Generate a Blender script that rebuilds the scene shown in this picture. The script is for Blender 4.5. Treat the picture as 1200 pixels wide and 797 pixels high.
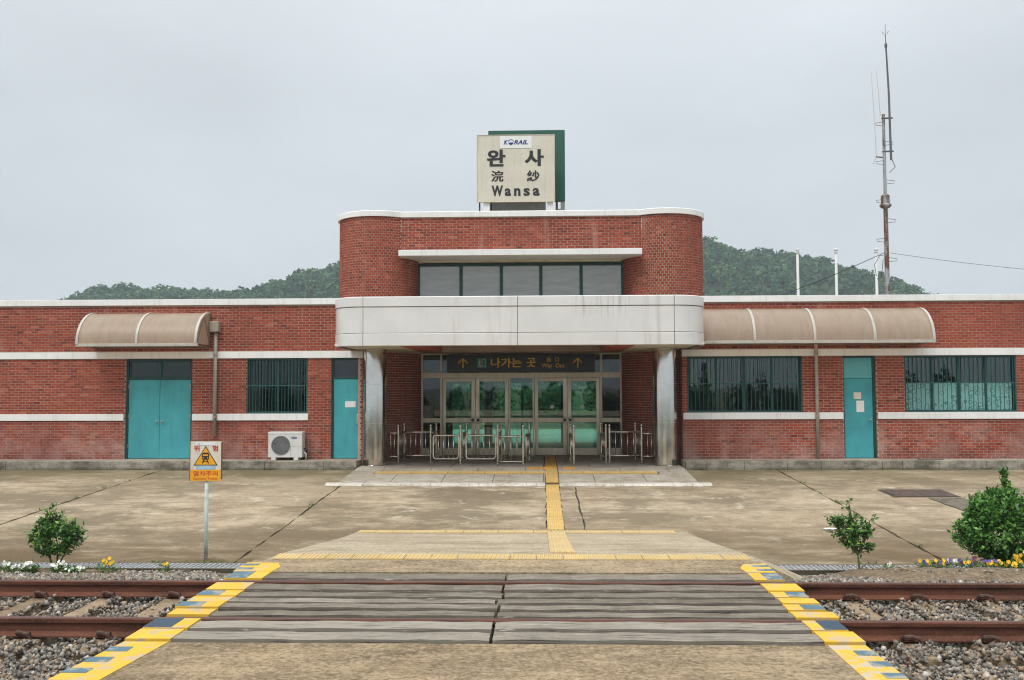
import bpy, bmesh, math, random
import numpy as np
from mathutils import Matrix, Vector

for o in list(bpy.data.objects): bpy.data.objects.remove(o)
SC = bpy.context.scene
COL = SC.collection
random.seed(7); RNG = np.random.default_rng(7)
R = math.radians

# ------------------------------------------------------------------ camera
cd = bpy.data.cameras.new('camera'); cam = bpy.data.objects.new('camera', cd); COL.objects.link(cam)
cd.sensor_width = 36.0; cd.lens = 36.0*1080/1200; cd.clip_end = 5000; cd.clip_start = 0.05
cam.matrix_world = (Matrix.Translation((0,0,1.95)) @ Matrix.Rotation(R(1.8),4,'Z')
                    @ Matrix.Rotation(R(92.94),4,'X') @ Matrix.Rotation(R(-0.19),4,'Z'))
SC.camera = cam

# ------------------------------------------------------------------ world, sun, exposure
SUN_EL, SUN_AZ = 58.0, 205.0          # azimuth measured from +Y clockwise
w = bpy.data.worlds.new('World'); SC.world = w; w.use_nodes = True
nt = w.node_tree; N = nt.nodes; L = nt.links
bg = N['Background']; bg.inputs['Strength'].default_value = 0.1
sky = N.new('ShaderNodeTexSky'); sky.sky_type = 'NISHITA'; sky.sun_disc = False
sky.sun_elevation = R(SUN_EL); sky.sun_rotation = R(SUN_AZ); sky.dust_density = 6; sky.air_density = 1.0
tc = N.new('ShaderNodeTexCoord'); sep = N.new('ShaderNodeSeparateXYZ'); L.new(tc.outputs['Generated'], sep.inputs[0])
mr = N.new('ShaderNodeMapRange'); mr.interpolation_type = 'SMOOTHSTEP'
mr.inputs['From Min'].default_value = 0.25; mr.inputs['From Max'].default_value = 1.0
L.new(sep.outputs['Z'], mr.inputs['Value'])
ov = N.new('ShaderNodeMix'); ov.data_type = 'RGBA'
ov.inputs['A'].default_value = (5.05, 5.4, 5.72, 1); ov.inputs['B'].default_value = (14.5, 14.9, 15.3, 1)
L.new(mr.outputs[0], ov.inputs['Factor'])
ns = N.new('ShaderNodeTexNoise'); ns.inputs['Scale'].default_value = 2.2; ns.inputs['Detail'].default_value = 4
mp = N.new('ShaderNodeMapping'); mp.inputs['Scale'].default_value = (1,1,2.5)
L.new(tc.outputs['Generated'], mp.inputs[0]); L.new(mp.outputs[0], ns.inputs['Vector'])
m2 = N.new('ShaderNodeMapRange'); m2.inputs['To Min'].default_value = 0.90; m2.inputs['To Max'].default_value = 1.08
m2.inputs['From Min'].default_value = 0.3; m2.inputs['From Max'].default_value = 0.7
L.new(ns.outputs['Fac'], m2.inputs['Value'])
mul = N.new('ShaderNodeMix'); mul.data_type = 'RGBA'; mul.blend_type = 'MULTIPLY'; mul.inputs['Factor'].default_value = 1
L.new(ov.outputs['Result'], mul.inputs['A']); L.new(m2.outputs[0], mul.inputs['B'])
mx = N.new('ShaderNodeMix'); mx.data_type = 'RGBA'; mx.inputs['Factor'].default_value = 0.06
L.new(mul.outputs['Result'], mx.inputs['A']); L.new(sky.outputs[0], mx.inputs['B'])
L.new(mx.outputs['Result'], bg.inputs['Color'])

sd = bpy.data.lights.new('sun', 'SUN'); sd.energy = 1.5; sd.angle = R(24); sd.color = (1.0, 0.96, 0.9)
sun = bpy.data.objects.new('sun', sd); COL.objects.link(sun)
az, el = R(SUN_AZ), R(SUN_EL)
tosun = Vector((math.sin(az)*math.cos(el), math.cos(az)*math.cos(el), math.sin(el)))
sun.rotation_euler = tosun.to_track_quat('Z', 'Y').to_euler(); sun.location = tosun*60

SC.cycles.use_denoising = True; SC.cycles.denoiser = 'OPENIMAGEDENOISE'; SC.cycles.denoising_input_passes = 'RGB_ALBEDO_NORMAL'; SC.cycles.denoising_prefilter = 'ACCURATE'; SC.cycles.pixel_filter_type = 'BLACKMAN_HARRIS'; SC.cycles.filter_width = 1.15
SC.view_settings.view_transform = 'Standard'; SC.view_settings.look = 'None'
SC.view_settings.exposure = 0.50; SC.view_settings.gamma = 1.0; SC.view_settings.use_curve_mapping = False

# ------------------------------------------------------------------ mesh helpers
class MB:
    def __init__(s): s.v=[]; s.f=[]; s.t=[]
    def face(s, pts, t=.5):
        i=len(s.v); s.v.extend([tuple(p) for p in pts]); s.f.append(tuple(range(i,i+len(pts)))); s.t.append(t); return s
    def box(s,x0,x1,y0,y1,z0,z1,t=.5):
        i=len(s.v)
        s.v += [(x0,y0,z0),(x1,y0,z0),(x1,y1,z0),(x0,y1,z0),(x0,y0,z1),(x1,y0,z1),(x1,y1,z1),(x0,y1,z1)]
        for q in ((3,2,1,0),(4,5,6,7),(0,1,5,4),(1,2,6,5),(2,3,7,6),(3,0,4,7)):
            s.f.append(tuple(i+k for k in q)); s.t.append(t)
        return s
    def obox(s,c,a,b,d,t=.5):
        c,a,b,d=Vector(c),Vector(a),Vector(b),Vector(d); i=len(s.v)
        for sx,sy,sz in ((-1,-1,-1),(1,-1,-1),(1,1,-1),(-1,1,-1),(-1,-1,1),(1,-1,1),(1,1,1),(-1,1,1)):
            s.v.append(tuple(c+a*sx+b*sy+d*sz))
        for q in ((3,2,1,0),(4,5,6,7),(0,1,5,4),(1,2,6,5),(2,3,7,6),(3,0,4,7)):
            s.f.append(tuple(i+k for k in q)); s.t.append(t)
        return s
    def prism(s,poly,axis,a0,a1,t=.5):
        """poly: 2-D outline; axis 'x': (y,z) extruded along x, 'y': (x,z) along y, 'z': (x,y) along z"""
        def P(p,a): return {'x':(a,p[0],p[1]),'y':(p[0],a,p[1]),'z':(p[0],p[1],a)}[axis]
        n=len(poly); i=len(s.v)
        s.v += [P(p,a0) for p in poly]+[P(p,a1) for p in poly]
        s.f.append(tuple(range(i+n-1,i-1,-1))); s.f.append(tuple(range(i+n,i+2*n))); s.t += [t,t]
        for k in range(n):
            j=(k+1)%n; s.f.append((i+k,i+j,i+n+j,i+n+k)); s.t.append(t)
        return s
    def tube(s,pts,r,n=8,t=.5,closed=False):
        pts=[Vector(p) for p in pts]; m=len(pts); rr=r if isinstance(r,(list,tuple)) else [r]*m; i=len(s.v)
        up=None
        for k,p in enumerate(pts):
            if closed: d=(pts[(k+1)%m]-pts[k-1]).normalized()
            else: d=(pts[min(k+1,m-1)]-pts[max(k-1,0)]).normalized()
            if up is None:
                up=Vector((0,0,1)) if abs(d.z)<.9 else Vector((1,0,0))
            u=d.cross(up).normalized(); vv=u.cross(d).normalized(); up=vv
            for j in range(n):
                a=2*math.pi*j/n; s.v.append(tuple(p+(u*math.cos(a)+vv*math.sin(a))*rr[k]))
        for k in range(m if closed else m-1):
            k2=(k+1)%m
            for j in range(n):
                s.f.append((i+k*n+j,i+k*n+(j+1)%n,i+k2*n+(j+1)%n,i+k2*n+j)); s.t.append(t)
        if not closed:
            s.f.append(tuple(i+j for j in range(n-1,-1,-1))); s.f.append(tuple(i+(m-1)*n+j for j in range(n))); s.t += [t,t]
        return s
    def lathe(s,c,prof,n=24,t=.5,axis='z'):
        i=len(s.v); m=len(prof)
        for r,h in prof:
            for j in range(n):
                a=2*math.pi*j/n; x,y=r*math.cos(a),r*math.sin(a)
                if axis=='z': s.v.append((c[0]+x,c[1]+y,c[2]+h))
                else: s.v.append((c[0]+x,c[1]+h,c[2]+y))
        for k in range(m-1):
            for j in range(n):
                s.f.append((i+k*n+j,i+k*n+(j+1)%n,i+(k+1)*n+(j+1)%n,i+(k+1)*n+j)); s.t.append(t)
        s.f.append(tuple(i+j for j in range(n-1,-1,-1))); s.f.append(tuple(i+(m-1)*n+j for j in range(n))); s.t += [t,t]
        return s
    def build(s,name,mat,parent=None,**k):
        return link_mesh(name, np.array(s.v,dtype=float), s.f, s.t, mat, parent, **k)

def origin(o):
    p=Vector((0,0,0))
    while o is not None: p += o.location; o=o.parent
    return p
def tag(o,label=None,cat=None,group=None,kind=None):
    if label: o['label']=label
    if cat: o['category']=cat
    if group: o['group']=group
    if kind: o['kind']=kind
    return o
def link_mesh(name,V,F,T,mat,parent=None,smooth=False,bevel=0,base=None,**tags):
    me=bpy.data.meshes.new(name)
    if base is None:
        base = origin(parent) if parent is not None else Vector(((V[:,0].min()+V[:,0].max())/2,(V[:,1].min()+V[:,1].max())/2,V[:,2].min()))
    base=Vector(base); V=V-np.array(base)
    if isinstance(F,np.ndarray):
        nf,k=F.shape
        me.vertices.add(len(V)); me.vertices.foreach_set('co',V.ravel())
        me.loops.add(nf*k); me.loops.foreach_set('vertex_index',F.ravel().astype(np.int32))
        me.polygons.add(nf); me.polygons.foreach_set('loop_start',np.arange(0,nf*k,k,dtype=np.int32))
        me.update(calc_edges=True)
    else:
        me.from_pydata(V.tolist(),[],F); me.update()
    if T is not None:
        a=me.attributes.new('tint','FLOAT','FACE'); a.data.foreach_set('value',np.array(T,dtype=np.float32))
    if smooth:
        me.polygons.foreach_set('use_smooth',[True]*len(me.polygons))
        if smooth!='all':
            me.set_sharp_from_angle(angle=R(35))
    me.materials.append(mat)
    o=bpy.data.objects.new(name,me); COL.objects.link(o)
    if parent is not None: o.parent=parent; o.location=base-origin(parent)
    else: o.location=base
    if bevel:
        b=o.modifiers.new('bevel','BEVEL'); b.width=bevel; b.segments=2; b.limit_method='ANGLE'; b.angle_limit=R(40)
    return tag(o,**tags)
def thing(name,loc,label,cat,group=None,parent=None):
    o=bpy.data.objects.new(name,None); COL.objects.link(o); o.location=loc; o.empty_display_size=.2
    return tag(o,label,cat,group)
def copy_as(src,name,parent,dloc):
    c=src.copy(); COL.objects.link(c); c.name=name; c.parent=parent; c.location=src.location+Vector(dloc); return c
def B(x0,x1,y0,y1,z0,z1,t=.5): return MB().box(x0,x1,y0,y1,z0,z1,t)

# ------------------------------------------------------------------ material helpers
class G:
    def __init__(s,name):
        s.m=bpy.data.materials.new(name); s.m.use_nodes=True; s.n=s.m.node_tree.nodes; s.l=s.m.node_tree.links
        s.b=s.n['Principled BSDF']; s.out=s.n['Material Output']; s.geo=s.n.new('ShaderNodeNewGeometry'); s.pos=s.geo.outputs['Position']
    def vec(s,sc=(1,1,1),loc=(0,0,0),rot=(0,0,0)):
        m=s.n.new('ShaderNodeMapping'); m.inputs['Scale'].default_value=sc; m.inputs['Location'].default_value=loc
        m.inputs['Rotation'].default_value=rot; s.l.new(s.pos,m.inputs[0]); return m.outputs[0]
    def noise(s,scale,detail=4,rough=.55,v=None,dist=0):
        n=s.n.new('ShaderNodeTexNoise'); n.inputs['Scale'].default_value=scale; n.inputs['Detail'].default_value=detail
        n.inputs['Roughness'].default_value=rough; n.inputs['Distortion'].default_value=dist
        s.l.new(v if v is not None else s.pos,n.inputs['Vector']); return n.outputs['Fac']
    def voro(s,scale,v=None,feature='F1',out='Distance'):
        n=s.n.new('ShaderNodeTexVoronoi'); n.inputs['Scale'].default_value=scale; n.feature=feature
        s.l.new(v if v is not None else s.pos,n.inputs['Vector']); return n.outputs[out]
    def ramp(s,fac,stops,interp='LINEAR'):
        r=s.n.new('ShaderNodeValToRGB'); e=r.color_ramp; e.interpolation=interp
        while len(e.elements)>len(stops): e.elements.remove(e.elements[-1])
        while len(e.elements)<len(stops): e.elements.new(.5)
        for k,(p,c) in enumerate(stops):
            e.elements[k].position=p; e.elements[k].color=(c,c,c,1) if isinstance(c,(int,float)) else (*c,1)
        s.l.new(fac,r.inputs[0]); return r.outputs[0]
    def mr(s,x,a,b,c=0,d=1):
        n=s.n.new('ShaderNodeMapRange'); s.l.new(x,n.inputs[0])
        for k,vv in zip((1,2,3,4),(a,b,c,d)): n.inputs[k].default_value=vv
        return n.outputs[0]
    def mix(s,f,a,b,mode='MIX'):
        n=s.n.new('ShaderNodeMix'); n.data_type='RGBA'; n.blend_type=mode
        for inp,val in ((n.inputs['Factor'],f),(n.inputs['A'],a),(n.inputs['B'],b)):
            if isinstance(val,(int,float)): inp.default_value = val if inp.type=='VALUE' else (val,val,val,1)
            elif isinstance(val,tuple): inp.default_value=(*val,1)
            else: s.l.new(val,inp)
        return n.outputs['Result']
    def math(s,op,a,b=None):
        n=s.n.new('ShaderNodeMath'); n.operation=op
        for k,val in enumerate((a,b)):
            if val is None: continue
            if isinstance(val,(int,float)): n.inputs[k].default_value=val
            else: s.l.new(val,n.inputs[k])
        return n.outputs[0]
    def xyz(s):
        n=s.n.new('ShaderNodeSeparateXYZ'); s.l.new(s.pos,n.inputs[0]); return n.outputs
    def tint(s):
        n=s.n.new('ShaderNodeAttribute'); n.attribute_name='tint'; return n.outputs['Fac']
    def rnd(s):
        return s.n.new('ShaderNodeObjectInfo').outputs['Random']
    def bump(s,h,st=.3,dist=.01):
        n=s.n.new('ShaderNodeBump'); n.inputs['Strength'].default_value=st; n.inputs['Distance'].default_value=dist
        s.l.new(h,n.inputs['Height']); s.l.new(n.outputs[0],s.b.inputs['Normal']); return s
    def col(s,c):
        if isinstance(c,tuple): s.b.inputs['Base Color'].default_value=(*c,1)
        else: s.l.new(c,s.b.inputs['Base Color'])
        return s
    def set(s,**k):
        names=dict(rough='Roughness',metal='Metallic',spec='Specular IOR Level',trans='Transmission Weight',alpha='Alpha',aniso='Anisotropic',sss='Subsurface Weight')
        for a,val in k.items():
            i=s.b.inputs[names[a]]
            if isinstance(val,(int,float)): i.default_value=val
            else: s.l.new(val,i)
        return s
def painted(name,c,var=.12,scale=3,rough=.5,dirt=None,dirt_amt=.5,streak=True,bump=.05,metal=0):
    g=G(name); dk=tuple(x*(1-var*2) for x in c); lt=tuple(min(1,x*(1+var)) for x in c)
    n1=g.noise(scale,5); cc=g.mix(g.mr(n1,.3,.7),dk,lt)
    if dirt is not None:
        n2=g.noise(2.5,7,.7,g.vec((4,4,.35) if streak else (1,1,1)))
        cc=g.mix(g.mr(n2,.51,.68,0,dirt_amt),cc,dirt)
    g.col(cc).set(rough=rough,metal=metal)
    if bump: g.bump(g.noise(60,3),bump,.01)
    return g.m

M={}
def mk():
    # brick: tint per brick, patchy darkening towards the wall foot, and pale salt bloom low on the wing walls
    g=G('brick'); t=g.tint()
    c=g.ramp(t,[(0,(.12,.029,.017)),(.18,(.235,.045,.023)),(.6,(.30,.056,.028)),(.9,(.37,.078,.038)),(1,(.42,.14,.08))])
    c=g.mix(g.mr(g.noise(55,4),.3,.75,0,.35),c,(.19,.05,.038))
    z=g.xyz()['Z']
    bloom=g.math('MULTIPLY',g.mr(z,1.15,.35,0,1),g.mr(g.noise(1.1,7,.75),.43,.62,0,.72))
    c=g.mix(bloom,c,(.50,.33,.30))
    foot_dark=g.math('MULTIPLY',g.mr(z,.35,.06,0,1),g.mr(g.noise(1.6,5,.6),.4,.7,.15,.75)); c=g.mix(foot_dark,c,(.10,.06,.05))
    c=g.mix(g.mr(g.noise(.5,6,.7,g.vec((1,1,.6))),.47,.62,0,.5),c,(.17,.036,.024)); c=g.mix(g.mr(g.noise(1.4,5,.65,g.vec((2.2,2.2,.3),(3,0,0))),.60,.72,0,.4),c,(.46,.30,.24))
    g.col(c).set(rough=.85,spec=.25).bump(g.noise(120,4),.25,.004); M['brick']=g.m
    g=G('mortar'); c=g.mix(g.mr(g.noise(.5,5,.7),.38,.66),(.54,.405,.315),(.27,.205,.165)); c=g.mix(g.mr(g.noise(30,3),.3,.7,0,.4),c,(.25,.2,.17))
    g.col(c).set(rough=.95); M['mortar']=g.m
    M['white']=painted('white_paint',(.74,.745,.73),.04,1.2,.55,(.38,.35,.30),.28)
    M['cream']=painted('cream_soffit',(.68,.61,.46),.08,1.5,.7,(.28,.22,.13),.4,False)
    M['red_soffit']=painted('red_soffit',(.42,.10,.05),.08,2,.6,(.2,.07,.04),.4,False)
    g=G('fascia_metal'); c=g.mix(g.mr(g.noise(1.0,5,.6),.35,.7),(.68,.665,.64),(.76,.745,.72))
    st=g.noise(1.3,4,.6,g.vec((3.0,3.0,.15))); c=g.mix(g.mr(st,.58,.74,0,.45),c,(.36,.32,.27)); x_=g.xyz(); dr=g.math('MULTIPLY',g.math('MULTIPLY',g.mr(x_['X'],.7,.95),g.mr(x_['X'],2.2,1.9)),g.math('MULTIPLY',g.mr(x_['Z'],3.5,3.9),g.mr(g.noise(7,3,.6,g.vec((3,1,.12))),.5,.62))); c=g.mix(g.math('MULTIPLY',dr,.4),c,(.28,.25,.22))
    g.col(c).set(rough=.32,metal=.3,spec=.5).bump(g.noise(2,2),.08,.02); M['fascia']=g.m
    M['dark_gap']=painted('dark_gap',(.09,.082,.072),.1,5,.9)
    g=G('stainless'); n=g.noise(.9,5,.6,g.vec((1,1,.8))); v=g.xyz()['Z']
    c=g.mix(g.mr(n,.38,.66),(.70,.69,.66),(.58,.56,.51)); c=g.mix(g.math('MULTIPLY',g.mr(v,1.7,.6,0,.7),g.mr(g.noise(1.7,4,.6,g.vec((1,1,.6),(4,2,1))),.42,.62)),c,(.27,.24,.18))  # lower shaft: stains plus a dark reflection put into the colour
    c=g.mix(g.mr(g.noise(2.2,2,.5,g.vec((1.2,1.2,.8),(1,7,2))),.64,.74,0,.5),c,(.7,.7,.68))
    g.col(c).set(metal=1,rough=g.mr(g.noise(3,5,.6,g.vec((1,1,.25))),.3,.7,.10,.20)).bump(g.noise(5,2,.5,g.vec((1,1,.12))),.10,.02); M['stainless']=g.m
    g=G('steel_tube'); g.col(g.mix(g.mr(g.noise(9,4),.35,.7),(.62,.57,.48),(.80,.76,.68))).set(metal=1,rough=.26); M['steel']=g.m
    g=G('champagne_frame'); g.col(g.mix(g.mr(g.noise(2,4,.6,g.vec((6,6,.5))),.35,.7),(.60,.53,.41),(.74,.67,.55))).set(metal=.3,rough=.38); M['alu']=g.m
    g=G('stile_steel'); g.col(g.mix(g.mr(g.noise(1.4,5,.6,g.vec((5,5,.7))),.4,.68),(.52,.48,.40),(.33,.27,.18))).set(metal=.75,rough=.28); M['stile']=g.m
    M['teal']=painted('teal_door_paint',(.050,.33,.37),.10,1.4,.5,(.03,.19,.22),.35)
    M['teal_light']=painted('teal_panel_paint',(.10,.40,.43),.06,2,.5)
    M['dkgreen']=painted('dark_green_frame',(.008,.060,.052),.15,4,.45)
    M['green_board']=painted('green_board',(.010,.085,.058),.08,2,.6)
    M['grille']=painted('green_bar',(.012,.085,.075),.12,6,.5)
    M['roomwall']=painted('room_plaster',(.22,.22,.21),.1,1,.9)
    M['curtain']=painted('vertical_blind',(.10,.095,.10),.1,3,.9)
    g=G('hall_floor'); g.col(g.mix(g.mr(g.noise(2,3),.3,.7),(.05,.05,.05),(.08,.08,.075))).set(rough=.5); M['hallfloor']=g.m
    # glass sheets: clear body tint plus a mirror share that grows at grazing angles
    def glass(name,tint,refl,rough=.01,film=None,filmf=0):
        g=G(name); n,l=g.n,g.l
        tr=n.new('ShaderNodeBsdfTransparent'); tr.inputs[0].default_value=(*tint,1)
        gl=n.new('ShaderNodeBsdfGlossy'); gl.inputs['Roughness'].default_value=rough; gl.inputs[0].default_value=(.9,.95,.95,1)
        fr=n.new('ShaderNodeFresnel'); fr.inputs[0].default_value=1.5
        bn=n.new('ShaderNodeBump'); bn.inputs['Strength'].default_value=.03; bn.inputs['Distance'].default_value=.02; l.new(g.noise(1.3,2),bn.inputs['Height']); l.new(bn.outputs[0],gl.inputs['Normal'])
        f=g.math('ADD',fr.outputs[0],refl)
        mx=n.new('ShaderNodeMixShader'); l.new(f,mx.inputs[0]); body=tr
        if film:
            df=n.new('ShaderNodeBsdfDiffuse'); c=g.mix(g.mr(g.noise(3,5,.6,g.vec((.6,1,3))),.3,.7,0,1),film,tuple(x*.75 for x in film)); l.new(c,df.inputs[0])
            m0=n.new('ShaderNodeMixShader'); m0.inputs[0].default_value=filmf; l.new(tr.outputs[0],m0.inputs[1]); l.new(df.outputs[0],m0.inputs[2]); body=m0
        l.new(body.outputs[0],mx.inputs[1]); l.new(gl.outputs[0],mx.inputs[2]); l.new(mx.outputs[0],g.out.inputs[0]); return g.m
    M['door_glass']=glass('green_door_glass',(.60,.80,.74),.03)
    M['side_glass']=glass('dark_side_glass',(.10,.24,.24),.03)
    M['win_glass']=glass('window_glass',(.30,.42,.40),.012)
    M['mirror_glass']=glass('mirror_window_glass',(.36,.50,.48),.06)
    M['up_glass']=glass('filmed_glass',(.3,.34,.34),.10,.05,(.40,.42,.41),.8)
    # frosted sheet with an embossed ring pattern
    g=G('patterned_film'); v=g.voro(7,g.vec((1,0,1))); c=g.mix(g.ramp(v,[(0,0.0),(.3,.0),(.34,1.0),(.44,1.0),(.48,0.0),(1,.3)]),(.20,.42,.40),(.07,.19,.185)); g.col(c).set(rough=.4); M['film']=g.m
    # polycarbonate
    g=G('bronze_polycarbonate'); n,l=g.n,g.l
    tr=n.new('ShaderNodeBsdfTransparent'); tr.inputs[0].default_value=(.92,.80,.68,1)
    c=g.mix(g.mr(g.noise(2.4,6,.65,g.vec((3,.6,.6))),.35,.72),(.68,.61,.51),(.57,.49,.40)); l.new(c,g.b.inputs['Base Color']); g.set(rough=.32)
    tl=n.new('ShaderNodeBsdfTranslucent'); l.new(c,tl.inputs[0])
    m0=n.new('ShaderNodeMixShader'); m0.inputs[0].default_value=.4; l.new(g.b.outputs[0],m0.inputs[1]); l.new(tl.outputs[0],m0.inputs[2])
    mx=n.new('ShaderNodeMixShader'); mx.inputs[0].default_value=.50; l.new(tr.outputs[0],mx.inputs[1]); l.new(m0.outputs[0],mx.inputs[2]); l.new(mx.outputs[0],g.out.inputs[0]); M['poly']=g.m
    M['awning_frame']=painted('awning_frame',(.44,.42,.37),.06,4,.45,(.3,.26,.2),.5)
    M['bronze']=painted('bronze_frame',(.16,.11,.07),.15,4,.5)
    M['pipe']=painted('downspout_paint',(.33,.29,.235),.1,5,.55,(.16,.12,.09),.5)
    # concretes
    def concrete(name,base,dark,pale,fine=45,stretch=(.22,1,1),olive=None,amt=1.0,bump=.35):
        g=G(name)
        a=g.noise(1.5,9,.74,g.vec(stretch)); b=g.noise(.33,5,.6,g.vec((1,1,1),(9,4,0))); cc=g.mix(g.mr(a,.38,.60),dark,base)
        cc=g.mix(g.mr(b,.42,.72,0,.75*amt),cc,pale)
        st=g.noise(3.0,9,.76,g.vec((.3,1.1,1),(2,8,0))); cc=g.mix(g.mr(st,.50,.66,0,.7*amt),cc,tuple(x*.7 for x in dark)); s2=g.noise(5,10,.85,g.vec((.7,1.0,1),(5,3,0))); cc=g.mix(g.mr(s2,.53,.60,0,.55),cc,tuple(x*.62 for x in dark)); cc=g.mix(g.mr(s2,.46,.39,0,.55),cc,pale)
        sp=g.noise(fine,4,.7); cc=g.mix(g.mr(sp,.5,.68,0,.7),cc,tuple(x*.45 for x in dark)); cc=g.mix(g.mr(sp,.47,.32,0,.55),cc,pale)
        g.l.new(cc,g.b.inputs['Base Color']); g.set(rough=.9,spec=.25)
        h=g.math('ADD',sp,g.math('MULTIPLY',a,.6)); g.bump(h,bump,.012); g.c=cc; return g
    g=concrete('apron_concrete',(.40,.32,.21),(.205,.152,.092),(.52,.44,.32),45,(.55,1,1))
    x,y,z=(g.xyz()[k] for k in 'XYZ')
    big=g.noise(.55,8,.72,g.vec((.7,1,1),(3,1,0))); g.c=g.mix(g.mr(big,.47,.57,0,.85),g.c,(.15,.118,.075)); g.c=g.mix(g.mr(g.rnd(),0,1,0,.28),g.c,(.24,.19,.125)); g.c=g.mix(g.mr(g.noise(1.9,8,.75,g.vec((.8,1,1),(6,6,0))),.58,.64,0,.6),g.c,(.50,.45,.36))
    low=g.math('MULTIPLY',g.mr(y,17.8,14.2,0,1),g.mr(g.noise(1.2,8,.72,g.vec((.35,1.1,1),(1,0,0))),.36,.56,.05,.95))
    c=g.mix(low,g.c,(.11,.075,.038))
    moss=g.math('MULTIPLY',g.mr(y,21.6,23.6,0,1),g.mr(g.noise(1.3,5,.6,g.vec((.4,1,1))),.34,.62,.1,.85))
    c=g.mix(moss,c,(.105,.092,.035))
    g.col(c); M['apron']=g.m
    M['pad']=concrete('pad_paving',(.40,.365,.30),(.25,.21,.155),(.50,.46,.39),30,(.8,1,1),amt=.6,bump=.2).m
    M['rough']=concrete('ramp_concrete',(.40,.335,.235),(.25,.20,.13),(.48,.42,.31),26,(.35,1,1),amt=.8,bump=.7).m
    M['agg']=concrete('coarse_concrete',(.31,.232,.14),(.13,.094,.053),(.42,.335,.22),24,(.5,1,1),amt=.6,bump=.9).m
    M['skirt']=concrete('skirt_concrete',(.36,.31,.23),(.2,.16,.11),(.45,.4,.31),40,(.6,1,1),amt=.7,bump=.3).m
    g=concrete('kerb_concrete',(.36,.335,.275),(.17,.155,.12),(.45,.42,.35),50,(1,1,1),amt=.6)
    stn=g.noise(1.3,7,.72,g.vec((1,1,1.6))); c=g.mix(g.mr(stn,.47,.62,0,.8),g.c,(.07,.062,.045)); c=g.mix(g.math('MULTIPLY',g.mr(g.xyz()['Z'],-.08,-.17),g.mr(g.noise(2,5),.35,.6,.2,.9)),c,(.05,.05,.025)); g.col(c); M['kerb']=g.m
    M['walk']=concrete('walk_concrete',(.38,.33,.26),(.2,.16,.12),(.45,.41,.33),40,(.3,1,1)).m
    M['lip']=concrete('whitewashed_lip',(.62,.60,.54),(.36,.31,.24),(.7,.68,.63),30,(.6,1,1),amt=.6).m
    M['sleeper']=concrete('sleeper_concrete',(.31,.23,.145),(.16,.108,.066),(.40,.315,.21),40,(1,.4,1),amt=.7).m
    M['joint']=painted('joint_dirt',(.07,.058,.035),.2,3,.95)
    M['patch']=concrete('asphalt_patch',(.165,.145,.11),(.085,.075,.055),(.23,.2,.155),22,(1,1,1),amt=.6,bump=.6).m
    M['forecourt']=painted('forecourt_concrete',(.48,.48,.46),.12,1,.9)
    # soil / ground
    g=G('soil'); c=g.mix(g.mr(g.noise(6,6,.7),.35,.68),(.085,.055,.03),(.20,.145,.085)); c=g.mix(g.mr(g.noise(25,3),.55,.7),c,(.30,.24,.16)); g.col(c).set(rough=.95).bump(g.noise(18,5),.8,.03); M['soil']=g.m
    g=G('ground_earth'); c=g.mix(g.mr(g.noise(.4,6,.7),.4,.62),(.06,.075,.025),(.16,.13,.075)); g.col(c).set(rough=.95); M['ground']=g.m
    g=G('ballast_bed'); c=g.mix(g.mr(g.noise(22,4,.7),.35,.7),(.05,.043,.035),(.17,.155,.135)); g.col(c).set(rough=.95).bump(g.noise(20,4),.9,.04); M['bed']=g.m
    g=G('ballast_stone'); t=g.tint(); c=g.ramp(t,[(0,(.06,.055,.05)),(.25,(.14,.13,.115)),(.5,(.235,.22,.19)),(.68,(.36,.34,.295)),(.78,(.27,.19,.115)),(.92,(.37,.27,.175)),(1,(.55,.52,.47))])
    c=g.mix(g.mr(g.noise(45,4),.4,.75,0,.5),c,(.12,.10,.075)); c=g.mix(g.mr(g.noise(1.0,4,.6),.5,.75,0,.45),c,(.13,.085,.05)); g.col(c).set(rough=.9); M['stone']=g.m
    # timber
    g=G('weathered_timber'); r=g.tint(); v=g.n.new('ShaderNodeVectorMath'); v.operation='ADD'
    cmb=g.n.new('ShaderNodeCombineXYZ'); g.l.new(g.math('MULTIPLY',g.rnd(),37.0),cmb.inputs[0]); g.l.new(g.math('MULTIPLY',g.rnd(),11.0),cmb.inputs[1]); g.l.new(g.pos,v.inputs[0]); g.l.new(cmb.outputs[0],v.inputs[1])
    def mpv(sc):
        m=g.n.new('ShaderNodeMapping'); m.inputs['Scale'].default_value=sc; g.l.new(v.outputs[0],m.inputs[0]); return m.outputs[0]
    gr=g.noise(9,10,.8,mpv((.28,4.4,4.4))); cr=g.noise(5,7,.75,mpv((.3,6.0,2))); bl=g.noise(1.1,7,.75,mpv((1.3,.5,1)))
    c=g.ramp(gr,[(.28,(.045,.036,.026)),(.42,(.155,.132,.100)),(.55,(.27,.238,.19)),(.72,(.42,.385,.32))])
    c=g.mix(g.mr(bl,.42,.6,0,.7),c,(.11,.09,.066)); c=g.mix(g.ramp(g.rnd(),[(0,0.0),(.5,.04),(.75,.35),(1,.6)]),c,(.36,.33,.28)); c=g.mix(g.ramp(g.rnd(),[(0,.3),(.3,.18),(.5,0.0),(1,0.0)]),c,(.075,.062,.047)); c=g.mix(g.math('MULTIPLY',g.tint(),.85),c,(.035,.028,.02)); c=g.mix(g.mr(cr,.61,.65,0,.9),c,(.022,.018,.013))
    c=g.mix(g.mr(g.noise(4,8,.8,mpv((.6,5.0,2))),.60,.65,0,.8),c,(.04,.033,.025)); c=g.mix(g.mr(g.noise(6,8,.8,mpv((.5,4.0,2))),.42,.36,0,.55),c,(.44,.41,.35))
    g.col(c).set(rough=.88,spec=.25).bump(g.math('SUBTRACT',gr,g.mr(cr,.58,.66,0,1.2)),.8,.012); M['wood']=g.m
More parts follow.
